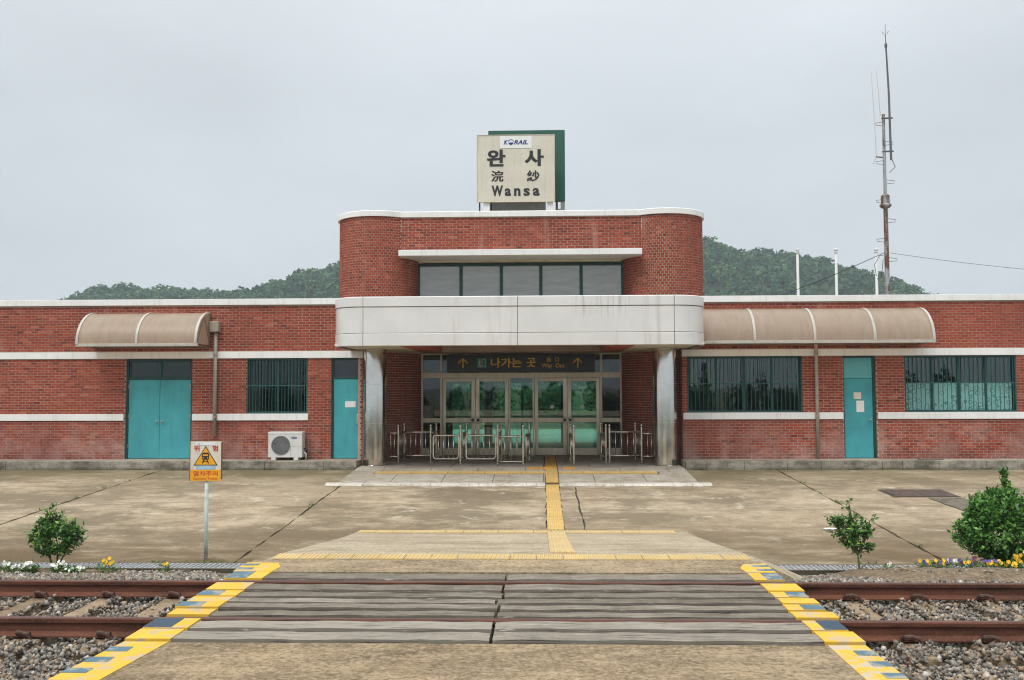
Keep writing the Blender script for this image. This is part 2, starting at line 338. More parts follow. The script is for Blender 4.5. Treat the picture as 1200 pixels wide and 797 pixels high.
    g=G('rusty_rail'); n1=g.noise(4,6,.65,g.vec((.5,1,2.5))); c=g.mix(g.mr(n1,.35,.68),(.055,.020,.012),(.15,.052,.026)); c=g.mix(g.mr(g.noise(40,4),.5,.75,0,.5),c,(.22,.10,.05)); g.col(c).set(rough=.75,metal=.25).bump(g.noise(60,3),.2,.004); M['rail']=g.m
    g=G('worn_rail_head'); g.col(g.mix(g.mr(g.noise(5,5,.6,g.vec((.2,3,1))),.35,.7),(.10,.045,.033),(.19,.10,.08))).set(rough=.45,metal=.6); M['railhead']=g.m
    g=G('rusty_clip'); g.col(g.mix(g.mr(g.noise(30,3),.3,.7),(.05,.03,.024),(.13,.07,.05))).set(rough=.7,metal=.4); M['clip']=g.m
    # road paints
    def roadpaint(name,c,wear,wcol,scale=5):
        g=G(name); a=g.noise(scale,7,.72); cc=g.mix(g.mr(g.noise(2,4),.3,.7),tuple(x*.82 for x in c),c); cc=g.mix(g.mr(a,wear,wear+.07,0,.9),cc,wcol)
        cc=g.mix(g.mr(g.noise(2.2,6,.7,g.vec((.4,1,1))),.55,.75,0,.5),cc,tuple(x*.35+.02 for x in c)); g.col(cc).set(rough=.7).bump(g.noise(30,4),.4,.006); return g.m
    M['yellow']=roadpaint('yellow_line_paint',(.66,.395,.025),.52,(.40,.33,.22)); M['yellow_worn']=roadpaint('worn_yellow_paint',(.66,.40,.03),.47,(.42,.37,.29),7)
    M['blue']=roadpaint('faded_blue_paint',(.075,.15,.19),.50,(.28,.27,.22)); M['bluedk']=roadpaint('dark_blue_paint',(.025,.055,.085),.58,(.09,.09,.08))
    def tact(name,c,wear):
        g=G(name); cc=g.mix(g.mr(g.noise(1.2,5,.6),.35,.7),tuple(x*.78 for x in c),c); cc=g.mix(g.mr(g.noise(6,7,.75),wear,wear+.12,0,.8),cc,(.42,.38,.30)); cc=g.mix(g.mr(g.rnd(),0,1,0,.25),cc,(.36,.27,.13)); g.col(cc).set(rough=.75).bump(g.noise(50,4),.4,.004); return g.m
    M['tactile']=tact('tactile_yellow',(.56,.37,.115),.58); M['tactile_worn']=tact('tactile_worn_yellow',(.58,.42,.18),.52); M['tactile_new']=tact('tactile_orange',(.62,.33,.05),.72)
    M['orange']=painted('sign_amber',(.80,.36,.008),.05,4,.5); M['black']=painted('sign_black',(.015,.015,.017),.1,4,.5); M['ink']=painted('sign_ink',(.014,.015,.017),.1,3,.6)
    M['red']=painted('sign_red',(.50,.035,.025),.12,9,.6); M['plate']=painted('sign_plate',(.66,.60,.50),.06,4,.5,(.42,.2,.08),.35)
    M['sticker']=painted('sign_sticker',(.72,.73,.72),.03,4,.5); M['navy']=painted('sign_navy',(.015,.04,.19),.05,4,.5)
    M['sign_beige']=painted('sign_beige',(.58,.55,.46),.05,1.5,.55,(.36,.33,.26),.35); M['paleblue']=painted('faded_sticker',(.36,.55,.62),.12,12,.5)
    M['sign_dark']=painted('hanging_sign_face',(.020,.024,.026),.08,2,.35); M['sign_gold']=painted('sign_gold',(.85,.52,.06),.05,4,.6); M['sign_green']=painted('sign_green',(.03,.22,.16),.1,6,.6)
    M['mint_post']=painted('chipped_mint_paint',(.62,.74,.68),.05,10,.6,(.10,.09,.07),.9,False)
    M['rustedge']=painted('rust_edge',(.16,.06,.03),.2,10,.8)
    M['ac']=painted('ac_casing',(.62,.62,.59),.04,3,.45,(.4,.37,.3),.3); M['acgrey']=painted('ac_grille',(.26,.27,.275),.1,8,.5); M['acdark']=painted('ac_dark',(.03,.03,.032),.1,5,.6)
    g=G('rusty_mast'); g.col(g.mix(g.mr(g.noise(1.1,6,.7,g.vec((3,3,1))),.46,.54),(.30,.31,.32),(.11,.052,.028))).set(rough=.6); M['galv']=g.m; M['antenna']=painted('antenna_steel',(.10,.105,.11),.1,3,.45); M['pole']=painted('flagpole_white',(.55,.54,.52),.05,2,.5)
    M['wire']=painted('cable_black',(.03,.03,.035),.1,3,.6)
    g=G('grate_steel'); g.col(g.mix(g.mr(g.noise(8,4),.35,.7),(.30,.31,.31),(.44,.45,.45))).set(metal=.3,rough=.5); M['grate']=g.m
    g=G('manhole_steel'); g.col(g.mix(g.mr(g.noise(6,5),.35,.7),(.065,.042,.036),(.12,.085,.072))).set(metal=.3,rough=.7).bump(g.voro(40),.5,.006); M['manhole']=g.m
    def leafm(name,a,b,c,rough=.45):
        g=G(name); n,l=g.n,g.l; cc=g.ramp(g.tint(),[(0,a),(.55,b),(1,c)]); cc=g.mix(g.mr(g.noise(20,2),.3,.7,0,.35),cc,a); g.col(cc).set(rough=rough,spec=.4)
        tl=n.new('ShaderNodeBsdfTranslucent'); l.new(cc,tl.inputs[0]); mx=n.new('ShaderNodeMixShader'); mx.inputs[0].default_value=.25
        l.new(g.b.outputs[0],mx.inputs[1]); l.new(tl.outputs[0],mx.inputs[2]); l.new(mx.outputs[0],g.out.inputs[0]); return g.m
    M['leaf']=leafm('camellia_leaf',(.036,.10,.024),(.095,.235,.045),(.32,.48,.06)); M['leaf2']=leafm('bush_leaf',(.032,.11,.022),(.10,.27,.042),(.30,.50,.07))
    M['leaf3']=leafm('pansy_leaf',(.04,.11,.02),(.09,.20,.035),(.2,.3,.07),.6); M['forest']=leafm('forest_leaf',(.020,.072,.036),(.046,.135,.056),(.13,.24,.075),.8); M['tree']=leafm('tree_leaf',(.03,.08,.02),(.09,.19,.05),(.2,.32,.09),.7)  # forest leaf colour carries part of the bluish haze tone
    M['bark']=painted('bark',(.13,.105,.065),.25,14,.9); M['stem']=painted('young_stem',(.10,.115,.05),.2,14,.8)
    for nm,c in dict(petal_white=(.78,.78,.72),petal_yellow=(.78,.46,.02),petal_purple=(.10,.07,.30),petal_dark=(.10,.02,.06)).items():
        g=G(nm); g.col(g.mix(g.mr(g.tint(),0,1,0,.5),c,tuple(x*.5 for x in c))).set(rough=.7); M[nm]=g.m
    M['hill']=painted('hill_earth',(.03,.05,.025),.2,.2,.95)  # dark green puts shade into the gaps between forest crowns
    M['paper']=painted('paper',(.75,.75,.73),.04,9,.8)
    M['lamp_tube']=painted('tube_fitting',(.55,.45,.25),.05,4,.5)
mk()
# ------------------------------------------------------------------ paths and bricks
class Path:
    def __init__(s,pts):
        s.p=np.array(pts,dtype=float); d=np.diff(s.p,axis=0); s.l=np.hypot(d[:,0],d[:,1]); s.s=np.concatenate([[0],np.cumsum(s.l)]); s.d=d/s.l[:,None]; s.len=s.s[-1]
        nn=np.stack([s.d[:,1],-s.d[:,0]],1); a=np.vstack([nn[:1],nn]); b=np.vstack([nn,nn[-1:]]); m=a+b; q=(m*a).sum(1)
        s.n=m/q[:,None]
    def at(s,t):
        k=int(np.clip(np.searchsorted(s.s,t)-1,0,len(s.l)-1)); p=s.p[k]+s.d[k]*(t-s.s[k]); d=s.d[k]; return p,d,np.array([d[1],-d[0]])
def arc(cx,cy,a,b,t0,t1,n=24): return [(cx+a*math.cos(R(t0+(t1-t0)*k/n)),cy+b*math.sin(R(t0+(t1-t0)*k/n))) for k in range(n+1)]
def sweep(path,prof,mb=None):
    """closed profile [(outward offset, z)] carried along a plan path"""
    mb=mb or MB(); i=len(mb.v); m=len(prof); n=len(path.p)
    for k in range(n):
        for o,z in prof: q=path.p[k]+path.n[k]*o; mb.v.append((q[0],q[1],z))
    for k in range(n-1):
        for j in range(m):
            a,b=i+k*m+j,i+k*m+(j+1)%m; mb.f.append((a,b,b+m,a+m)); mb.t.append(.5)
    mb.f.append(tuple(i+j for j in range(m-1,-1,-1))); mb.f.append(tuple(i+(n-1)*m+j for j in range(m))); mb.t += [.5,.5]
    return mb
CO=.0707; JT=.0145
def lay(path,z0,z1,holes=(),pitch=.2,s0=0,s1=None):
    out=[]; s1=path.len if s1 is None else s1; r=0; z=z0
    while z<z1-.02:
        h=min(CO-JT,z1-z); zc=z+h/2; iv=[(s0,s1)]
        for a,b,c,d in holes:
            if c-.02<zc<d+.02:
                nv=[]
                for p,q in iv:
                    if b<=p or a>=q: nv.append((p,q)); continue
                    if a-p>.03: nv.append((p,a))
                    if q-b>.03: nv.append((b,q))
                iv=nv
        for p,q in iv:
            k=math.floor((p-s0)/pitch)-1; off=(r%2)*pitch/2
            while True:
                a=s0+off+k*pitch; b=a+pitch-JT; k+=1
                if a>=q: break
                a2,b2=max(a,p),min(b,q)
                if b2-a2<.025: continue
                out.append(((a2+b2)/2,zc,b2-a2,h))
        z+=CO; r+=1
    return out
def brick_t():
    u=random.random()
    return random.uniform(0,.15) if u<.10 else (random.uniform(.9,1) if u<.06+.10 else random.uniform(.2,.85))
def brick_mesh(path,lst,mb=None):
    mb=mb or MB()
    for s,z,wd,h in lst:
        p,d,n=path.at(s); j=random.uniform(-.0015,.0015); c=p-n*(.02-j)
        mb.obox((c[0],c[1],z),(d[0]*wd/2,d[1]*wd/2,0),(n[0]*.02,n[1]*.02,0),(0,0,h/2),brick_t())
    return mb
def panels(x0,x1,z0,z1,y0,y1,holes):
    mb=MB(); xs=sorted({x0,x1,*[h[0] for h in holes],*[h[1] for h in holes]})
    for a,b in zip(xs[:-1],xs[1:]):
        hz=sorted((h[2],h[3]) for h in holes if h[0]<=a+1e-6 and h[1]>=b-1e-6); z=z0
        for c,d in hz:
            if c>z+1e-4: mb.box(a,b,y0,y1,z,c)
            z=d
        if z<z1-1e-4: mb.box(a,b,y0,y1,z,z1)
    return mb

# ------------------------------------------------------------------ ground and setting
STR=dict(kind='structure')
B(-1500,1500,-1500,2500,-1.6,-.95).build('ground',M['ground'],**STR)
def apz(y): return -.17-.05*(23.8-y)
# trackside bed: profile across the line
bedp=[(-2.0,-.28),(6.8,-.235),(10.4,-.235),(11.4,-.40),(12.4,-.58),(13.25,-.70),(13.25,-1.2),(-2.0,-1.2)]
MB().prism(bedp,'x',-40,40).build('track_bed',M['bed'],**STR)
# apron: dirt base sheet and separate slabs with open joints
apron=MB().prism([(13.72,apz(13.72)-.035),(23.82,apz(23.82)-.035),(23.82,-1.2),(13.72,-1.2)],'x',-40,40).build('apron',M['joint'],**STR)
def slab(x0,x1,y0,y1,mat='apron',rough=.012):
    n=max(2,int((x1-x0)/.35)); m=max(2,int((y1-y0)/.25)); mb=MB(); idx={}
    ph=random.uniform(0,9)
    for i in range(n+1):
        for j in range(m+1):
            x=x0+(x1-x0)*i/n; y=y0+(y1-y0)*j/m; e=.0
            if i in(0,n): x+=random.uniform(-1,1)*.02
            if j in(0,m): y+=random.uniform(-1,1)*.010
            z=apz(y)+.006*math.sin(x*1.3+ph)*math.cos(y*.9+ph)+random.uniform(-.001,.001)
            idx[i,j]=len(mb.v); mb.v.append((x,y,z))
    for i in range(n):
        for j in range(m): mb.f.append((idx[i,j],idx[i+1,j],idx[i+1,j+1],idx[i,j+1])); mb.t.append(.5)
    ring=[idx[i,0] for i in range(n+1)]+[idx[n,j] for j in range(1,m+1)]+[idx[i,m] for i in range(n-1,-1,-1)]+[idx[0,j] for j in range(m-1,0,-1)]
    k0=len(mb.v); 
    for q in ring: x,y,z=mb.v[q]; mb.v.append((x,y,z-.06))
    for k in range(len(ring)): a,b=ring[k],ring[(k+1)%len(ring)]; mb.f.append((b,a,k0+k,k0+(k+1)%len(ring))); mb.t.append(.5)
    return mb.build('concrete_slab',M[mat],apron,smooth=True)
JX=[-21,-15.4,-9.9,-4.62,5.98,11.4,17,22.6]
for k,(a,b) in enumerate(zip(JX[:-1],JX[1:])):
    if a==-4.62:
        slab(a+.018,.085,13.75,23.8); slab(.40,.74,13.75,23.8); slab(.775,b-.018,13.75,23.8); continue
    ys=[13.75,19.0,23.8]
    g=.03
    for c,d in zip(ys[:-1],ys[1:]): slab(a+g,b-.02,c+(.006 if c>14 else 0),d-(.006 if d<23 else 0))
# weathered patch strip and steel cover
def on_apron(x0,x1,y0,y1,h): 
    return MB().prism([(y0,apz(y0)-.02),(y1,apz(y1)-.02),(y1,apz(y1)+h),(y0,apz(y0)+h)],'x',x0,x1)
mb=MB()
for k in range(7): mb.face([(8.02+.04*k-.02*random.random(),19.55-.62*k,apz(19.55-.62*k)+.014),(8.02+.04*(k+1),19.55-.62*(k+1),apz(19.55-.62*(k+1))+.014),(8.72+.07*(k+1)+.03*random.random(),19.55-.62*(k+1),apz(19.55-.62*(k+1))+.014),(8.72+.07*k,19.55-.62*k,apz(19.55-.62*k)+.014)])
mb.build('patch_strip',M['patch'],apron,kind='structure')
mh=thing('manhole_cover',(8.05,20.2,apz(20.2)),'dark rusty steel access cover of two plates set in the concrete apron','manhole cover')
for a,b in ((7.42,8.055),(8.065,8.70)): on_apron(a,b,19.72,20.58,.022).build('cover_plate',M['manhole'],mh)
on_apron(7.37,8.75,19.67,20.63,.012).build('frame',M['joint'],mh)
# forecourt and road beyond the hall
B(-60,60,34.3,46,-1.2,-.14).build('forecourt',M['forecourt'],**STR)
B(-200,200,46.2,56,-1.2,-.22).build('road',M['patch'],**STR)
# platform the photograph is taken from
B(-40,40,-9,3.2,-1.0,.33).build('near_platform',M['rough'],**STR)
# raised walk along the building with kerb blocks
walk=B(-40,-4.78,23.98,24.49,-.6,.058).build('walkway',M['walk'],**STR)
walk2=B(3.66,40,23.98,24.49,-.6,.058).build('walkway',M['walk'],**STR)
def kerb(xa,xb,par,sizes):
    x=xa; k=0
    while x<xb-.05:
        wd=min(sizes[k%len(sizes)]*random.uniform(.9,1.1),xb-x); y=23.80+random.uniform(-.008,.008)
        B(x+.004,x+wd-.004,y,23.978,-.5,.052+random.uniform(-.006,.006)).build('kerb_block',M['kerb'],par,bevel=.008); x+=wd; k+=1
kerb(-20,-4.78,walk,[1.9,2.3,1.6,2.6]); kerb(3.68,18,walk2,[.55,.9,1.2,.8,1.4])
# entrance ramp: platform under the canopy and slope with paving slabs
PX0,PX1=-4.72,3.60; FZ=-.09
pad=MB().prism([(23.62,FZ-.012),(27.76,FZ-.012),(27.76,-.7),(21.3,-.7),(21.3,apz(21.3)+.035),],'x',PX0,PX1).build('entrance_ramp',M['joint'],**STR)
def rampz(y): return FZ+(y-23.62)*(-(FZ-(apz(21.3)+.047))/(21.3-23.62))*(-1) if y<23.62 else FZ
def rampz(y): return FZ if y>=23.62 else FZ+(23.62-y)/(23.62-21.3)*((apz(21.3)+.05)-FZ)
def pslab(x0,x1,y0,y1,mat='pad',name='paving_slab',par=None,h=0):
    g=.008
    return MB().prism([(y0+g,rampz(y0+g)+h),(y1-g,rampz(y1-g)+h),(y1-g,rampz(y1-g)-.05),(y0+g,rampz(y0+g)-.05)],'x',x0+g,x1-g).build(name,M[mat],par or pad)
rows=[(21.42,22.62,0),(22.92,23.62,.4),(23.62,24.9,0),(24.9,26.3,.5),(26.3,27.74,0)]
for y0,y1,of in rows:
    xs=[PX0]; x=PX0+1.15-of*1.15+.05
    while x<PX1-.3: xs.append(x); x+=1.19
    xs.append(PX1)
    for a,b in zip(xs[:-1],xs[1:]):
        for c,d in ((a,min(b,.085)),(max(a,.405),b)):
            if d-c>.03: pslab(c,d,y0,y1)
for a,b in ((PX0,-4.13),(2.87,PX1)): pslab(a,b,22.62,22.92)
# whitewashed lip at the foot of the slope
mb=MB(); n=40
for k in range(n):
    a=PX0-.28+(PX1-PX0+.56)*k/n; b=PX0-.28+(PX1-PX0+.56)*(k+1)/n
    if a<.405 and b>.085:
        if a<.085: b=.085
        elif b>.405: a=.405
        else: continue
    y0=21.17+random.uniform(-.05,.05); zt=rampz(21.42)-.004
    mb.prism([(y0,apz(y0)-.01),(21.41,apz(21.4)-.05),(21.41,zt),(y0+.05,zt-.02)],'x',a,b)
mb.build('ramp_lip',M['lip'],pad,bevel=.01)

# timber crossing and its concrete approaches
CX0,CX1=-3.23,2.45; XI0,XI1=-2.88,2.15
ap_near=MB().prism([(-3.22,7.13),(-3.61,3.2),(2.43,3.2),(2.43,7.13)],'z',-.6,-.004).build('crossing_approach',M['agg'],**STR)
ap_far=MB().prism([(9.86,-.006),(10.55,-.006),(10.55,-.8),(9.86,-.8)],'x',-3.28,2.44).build('crossing_deck_edge',M['agg'],**STR)
# ramp from the deck down to the apron with flared side skirts
ys=[10.55+ (16.15-10.55)*k/14 for k in range(15)]
def crz(y): return -.004 if y<10.85 else -.004+(y-10.85)/(15.95-10.85)*(apz(15.95)+.02+.004) 
mb=MB(); rows=[]
for y in ys:
    z=max(crz(y),apz(y)+.008); g=max(apz(max(y,13.75)),-.66); k=max(0,(z-g))
    fl=1.0 if y>11.6 else .75+.25*(y-10.55)/1.05
    xl=-3.12+ (y-10.55)*.0; xr=2.42
    out=2.3*k*fl
    row=[(xl-out,y,g-.05),(xl-out,y,g+.035),(xl-out*.45,y,g+(z-g)*.62),(xl,y,z)]+[(xl+(xr-xl)*q/12,y,z+.006*math.sin(q*2.1+y)) for q in range(1,12)]+[(xr,y,z),(xr+out*.45,y,g+(z-g)*.62),(xr+out,y,g+.035),(xr+out,y,g-.05)]
    rows.append(len(mb.v)); mb.v+=row
m=len(row)
for a,b in zip(rows[:-1],rows[1:]):
    for j in range(m-1): mb.f.append((a+j,a+j+1,b+j+1,b+j)); mb.t.append(.5)
nb=len(mb.v)                                   # closed front face down to the bed
for j in range(m): x,y,z=mb.v[rows[0]+j]; mb.v.append((x,y,-.9))
for j in range(m-1): mb.f.append((nb+j,nb+j+1,rows[0]+j+1,rows[0]+j)); mb.t.append(.5)
mb.build('crossing_ramp',M['rough'],smooth=True,**STR)

# ------------------------------------------------------------------ tactile paving
def tile_mesh(kind):
    mb=MB().box(-.147,.147,-.147,.147,-.02,.004)
    if kind=='bar':
        for k in range(4): x=-.1125+.075*k; mb.prism([(x-.021,.004),(x+.021,.004),(x+.013,.012),(x-.013,.012)],'y',-.142,.142)
    else:
        for i in range(6):
            for j in range(6): mb.lathe((-.122+.049*i,-.122+.049*j,.004),[(.0165,0),(.0165,.004),(.009,.009)],6)
    return mb
tproto={}
def tile(kind,mat,x,y,z,slope,par,rot=0):
    key=(kind,mat)
    if key not in tproto:
        mb=tile_mesh(kind); me=bpy.data.meshes.new('tactile_tile'); me.from_pydata(mb.v,[],mb.f); me.materials.append(M[mat]); tproto[key]=me
    o=bpy.data.objects.new('tactile_tile',tproto[key]); COL.objects.link(o); o.parent=par
    o.location=Vector((x+random.uniform(-.004,.004),y,z))-origin(par); o.rotation_euler=(math.atan(slope),0,rot+random.uniform(-.012,.012)); return o
tp=thing('tactile_strip',(.245,19.5,-.3),'long yellow ribbed tactile strip running from the glass doors down to the crossing','tactile paving')
y=27.55
while y>10.95:
    if y>23.62: z,s,mt=FZ+.002,0,'tactile_new'
    elif y>21.4: z,s,mt=rampz(y)+.004,(rampz(23)-rampz(22)),'tactile'
    elif y>16.1: z,s,mt=apz(y)+.008,.05,'tactile'
    else: z,s,mt=crz(y)+.010,-(.10),'tactile_worn'
    if not(15.8<y<16.12) : tile('bar',mt,.245,y,z+.004,s,tp)
    y-=.302
def trow(x0,x1,y,z,s,mat,label,kind='dot',skip=None):
    t=thing('tactile_row',((x0+x1)/2,y,z),label,'tactile paving'); x=x0+.15
    while x<x1:
        if not(skip and skip[0]<x<skip[1]): tile(kind,mat,x,y,z,s,t)
        x+=.302
trow(-4.11,2.87,22.77,rampz(22.77)+.007,rampz(23)-rampz(22),'tactile','ochre tactile row across the entrance ramp, in front of the two columns',skip=(.0,.5))
trow(-.36,.85,23.46,rampz(23.46)+.010,rampz(23)-rampz(22),'tactile_new','short bright orange tactile row crossing the strip just before the steel gates',skip=(.1,.4))
trow(-3.16,2.36,15.96,crz(15.9)+.012,-.03,'tactile_worn','pale yellow tactile row at the low end of the crossing ramp')
trow(-3.08,2.38,10.70,.004,0,'tactile_worn','pale yellow dotted tactile row along the top edge of the crossing ramp')
# ------------------------------------------------------------------ railway track
RP=[(-.0635,-.153),(.0635,-.153),(.0635,-.142),(.02,-.125),(.009,-.115),(.009,-.046),(.031,-.038),(.0335,-.008),(.026,0),(-.026,0),(-.0335,-.008),(-.031,-.038),(-.009,-.046),(-.009,-.115),(-.02,-.125),(-.0635,-.142)]
SLX=[-3.70-.68*k for k in range(12)]+[-3.02,2.36]+[3.02+.64*k for k in range(14)]
cl=MB().tube([(.10,-.115,-.012),(.06,-.125,.030),(.0,-.122,.040),(-.045,-.10,.034),(-.06,-.065,.018),(-.03,-.045,.014),(.015,-.052,.018),(.05,-.062,.022)],.011,7)
clm=bpy.data.meshes.new('rail_clip'); clm.from_pydata(cl.v,[],cl.f); clm.materials.append(M['clip'])
for Y,lab in ((7.86,'near rusty steel rail, beside the coarse concrete approach'),(9.36,'rusty steel rail on the side of the track towards the station')):
    rl=thing('railway_rail',(0,Y,-.153),lab,'rail')
    MB().prism([(Y+a,b) for a,b in RP],'x',-35,35).build('rail_body',M['rail'],rl,smooth=True)
    B(-35,35,Y-.025,Y+.025,-.001,.0015).build('rail_head',M['railhead'],rl)
    for x in SLX:
        if CX0-.1<x<CX1+.1: continue
        for sg in (1,-1):
            o=bpy.data.objects.new('rail_clip',clm); COL.objects.link(o); o.parent=rl; o.location=(x+random.uniform(-.02,.02),0,.0); o.rotation_euler=(0,0,0 if sg>0 else math.pi); o.scale=(1.0,1.2,1.6)
sl=MB().prism([(-.135,-.22),(.135,-.22),(.12,0),(-.12,0)],'y',-1.2,1.2)
slp=None
ORD=['first','second','third','fourth','fifth','sixth']
def slab_label(x):
    k=round((-3.02-x)/.68) if x<0 else round((x-2.36)/.65); s='warning sign' if x<0 else 'flower bed'
    k=k-1
    return f'brown concrete sleeper in the ballast, {ORD[k]} from the crossing on the {s} side' if 0<=k<6 else 'brown concrete sleeper in the ballast farther than six sleepers from the crossing'
for x in SLX:
    if CX0<x<CX1: continue
    near = 'left of' if x<0 else 'right of'
    if slp is None:
        slp=MB().prism([(x-.135,-.38),(x+.135,-.38),(x+.12,-.170),(x-.12,-.170)],'y',7.41,9.81).build('sleeper',M['sleeper'],bevel=.015,
            label=slab_label(x),cat='sleeper',group='sleepers in the ballast'); sx=x
    else:
        c=slp.copy(); COL.objects.link(c); c['label']=slab_label(x); c.location.x+=x-sx+random.uniform(-.02,.02); c.rotation_euler.z=random.uniform(-.02,.02)

# timber deck
PR=[(7.17,7.46),(7.50,7.80),(7.955,8.155),(8.20,8.395),(8.44,8.63),(8.675,8.895),(8.94,9.25),(9.465,9.81)]
SPL=[-.40,-.40,-.40,-.385,-.42,-.365,-.38,-.37]
deck=thing('timber_crossing',(-.35,8.5,-.2),'weathered grey timber plank crossing over the track with yellow painted ends','crossing')
def plank(x0,x1,y0,y1):
    n,m=26,9; mb=MB(); idx={}; zt=random.uniform(-.006,.008); tl=random.uniform(-.004,.004); ph=random.uniform(0,9); dent=[random.uniform(-.004,.001) for _ in range(n+1)]
    for i in range(n+1):
        for j in range(m+1):
            x=x0+(x1-x0)*i/n; y=y0+(y1-y0)*j/m
            z=zt+tl*(i/n-.5)*2+.003*math.sin(i*.9+ph)+random.uniform(-.0015,.0015)
            if j in (0,m): z-=.014+max(0,-dent[(i+3*j)%(n+1)]); y+=random.uniform(-.002,.002)
            if i in (0,n): z-=.004; x+=random.uniform(-.003,.003)
            idx[i,j]=len(mb.v); mb.v.append((x,y,z))
    for i in range(n):
        for j in range(m): mb.f.append((idx[i,j],idx[i+1,j],idx[i+1,j+1],idx[i,j+1])); mb.t.append(.9 if j in (0,m-1) else 0.)  # edge faces coloured dark so plank gaps read as shaded seams
    ring=[idx[i,0] for i in range(n+1)]+[idx[n,j] for j in range(1,m+1)]+[idx[i,m] for i in range(n-1,-1,-1)]+[idx[0,j] for j in range(m-1,0,-1)]
    k0=len(mb.v)
    for q in ring: x,y,z=mb.v[q]; mb.v.append((x,y,-.2))
    for k in range(len(ring)): a,b=ring[k],ring[(k+1)%len(ring)]; mb.f.append((b,a,k0+k,k0+(k+1)%len(ring))); mb.t.append(.5)
    return mb.build('plank',M['wood'],deck,smooth=True), zt
BL={1:'bluedk',3:'blue',5:'blue',7:'blue'}
for r,((y0,y1),sx) in enumerate(zip(PR,SPL)):
    eL=CX0+random.uniform(-.05,.03); eR=CX1+random.uniform(-.03,.05)
    for side,(a,b) in ((-1,(eL,sx-.012)),(1,(sx+.014,eR))):
        p,zt=plank(a,b,y0,y1); e=a if side<0 else b; inn=XI0+random.uniform(-.012,.012) if side<0 else XI1+random.uniform(-.012,.012)
        lo,hi=sorted((e+side*.004,inn)); B(lo,hi,y0-.002,y1+.002,-.07,zt+.0095).build('paint_band',M['yellow'],p)
        if r in BL:
            k=.56 if r!=1 else .62; q=inn+(e-inn)*(1-k); lo,hi=sorted((e+side*.006,q)); B(lo,hi,y0+.01,y1-.012,-.03,zt+.0125).build('paint_patch',M[BL[r]],p)
# painted borders of the concrete approaches
for side,e,inn in ((-1,-3.23,XI0),(1,2.435,XI1)):
    lab='yellow painted border with blue dashes along the coarse concrete approach, '+('on the warning sign side' if side<0 else 'on the flower bed side')
    t=thing('edge_marking',((e+inn)/2,5.2,-.1),lab,'road marking')
    sk=(lambda yy: -.1*(7.13-yy)) if side<0 else (lambda yy: 0.0)
    lo,hi=sorted((e,inn)); MB().prism([(lo+sk(3.25),3.25),(hi+sk(3.25),3.25),(hi,7.128),(lo,7.128)],'z',-.14,.001).build('paint_band',M['yellow_worn' if side>0 else 'yellow'],t)
    for k in range(11):
        y=6.98-.265*k; q=e+(inn-e)*random.uniform(.46,.54); lo,hi=sorted((e+side*.003,q)); B(lo+sk(y-.06)-(.006 if side<0 else 0),hi+sk(y-.06),y-.115+random.uniform(-.01,.01),y,-.02,.004).build('paint_patch',M['blue'],t)
    t2=thing('edge_marking',((e+inn)/2,10.2,-.1),'short yellow and blue painted corner of the deck edge, '+('on the warning sign side' if side<0 else 'on the flower bed side'),'road marking')
    xo=-3.30 if side<0 else 2.46; xi=inn; mbx=MB()
    pl=[(xo,9.87),(xi,9.87),(xi-side*.02,10.1),(xi+side*.06,10.32),(xo,10.36)] ; pl=pl if side>0 else pl
    if side>0: pl=pl[::-1]
    mbx.prism(pl[::-1],'z',-.12,.0); mbx.build('paint_band',M['yellow'],t2)
    for y in (10.0,10.22):
        lo,hi=sorted((xo+side*.003,xo-side*.17)); B(lo,hi,y-.05,y+.05,-.02,.003).build('paint_patch',M['blue'],t2)

# ballast stones (gravel: one object)
def rocks(P,S):
    base=np.array([(-1,-1,-1),(1,-1,-1),(1,1,-1),(-1,1,-1),(-1,-1,1),(1,-1,1),(1,1,1),(-1,1,1)],float)*.62
    n=len(P); V=base[None]*RNG.uniform(.3,1.4,(n,8,3))*S[:,None,None]*RNG.uniform(.5,1.45,(n,1,3))
    q=RNG.normal(size=(n,4)); q/=np.linalg.norm(q,axis=1)[:,None]; a,b,c,d=q.T
    Rm=np.stack([1-2*(c*c+d*d),2*(b*c-a*d),2*(b*d+a*c),2*(b*c+a*d),1-2*(b*b+d*d),2*(c*d-a*b),2*(b*d-a*c),2*(c*d+a*b),1-2*(b*b+c*c)],1).reshape(n,3,3)
    V=np.einsum('nij,nkj->nki',Rm,V)+P[:,None,:]
    T=np.array([(3,2,1),(3,1,0),(4,5,6),(4,6,7),(0,1,5),(0,5,4),(1,2,6),(1,6,5),(2,3,7),(2,7,6),(3,0,4),(3,4,7)])
    F=(T[None]+8*np.arange(n)[:,None,None]).reshape(-1,3)
    return V.reshape(-1,3),F,np.repeat(RNG.uniform(0,1,n),12)
bz=lambda y: np.interp(y,[p[0] for p in bedp[:6]],[p[1] for p in bedp[:6]])
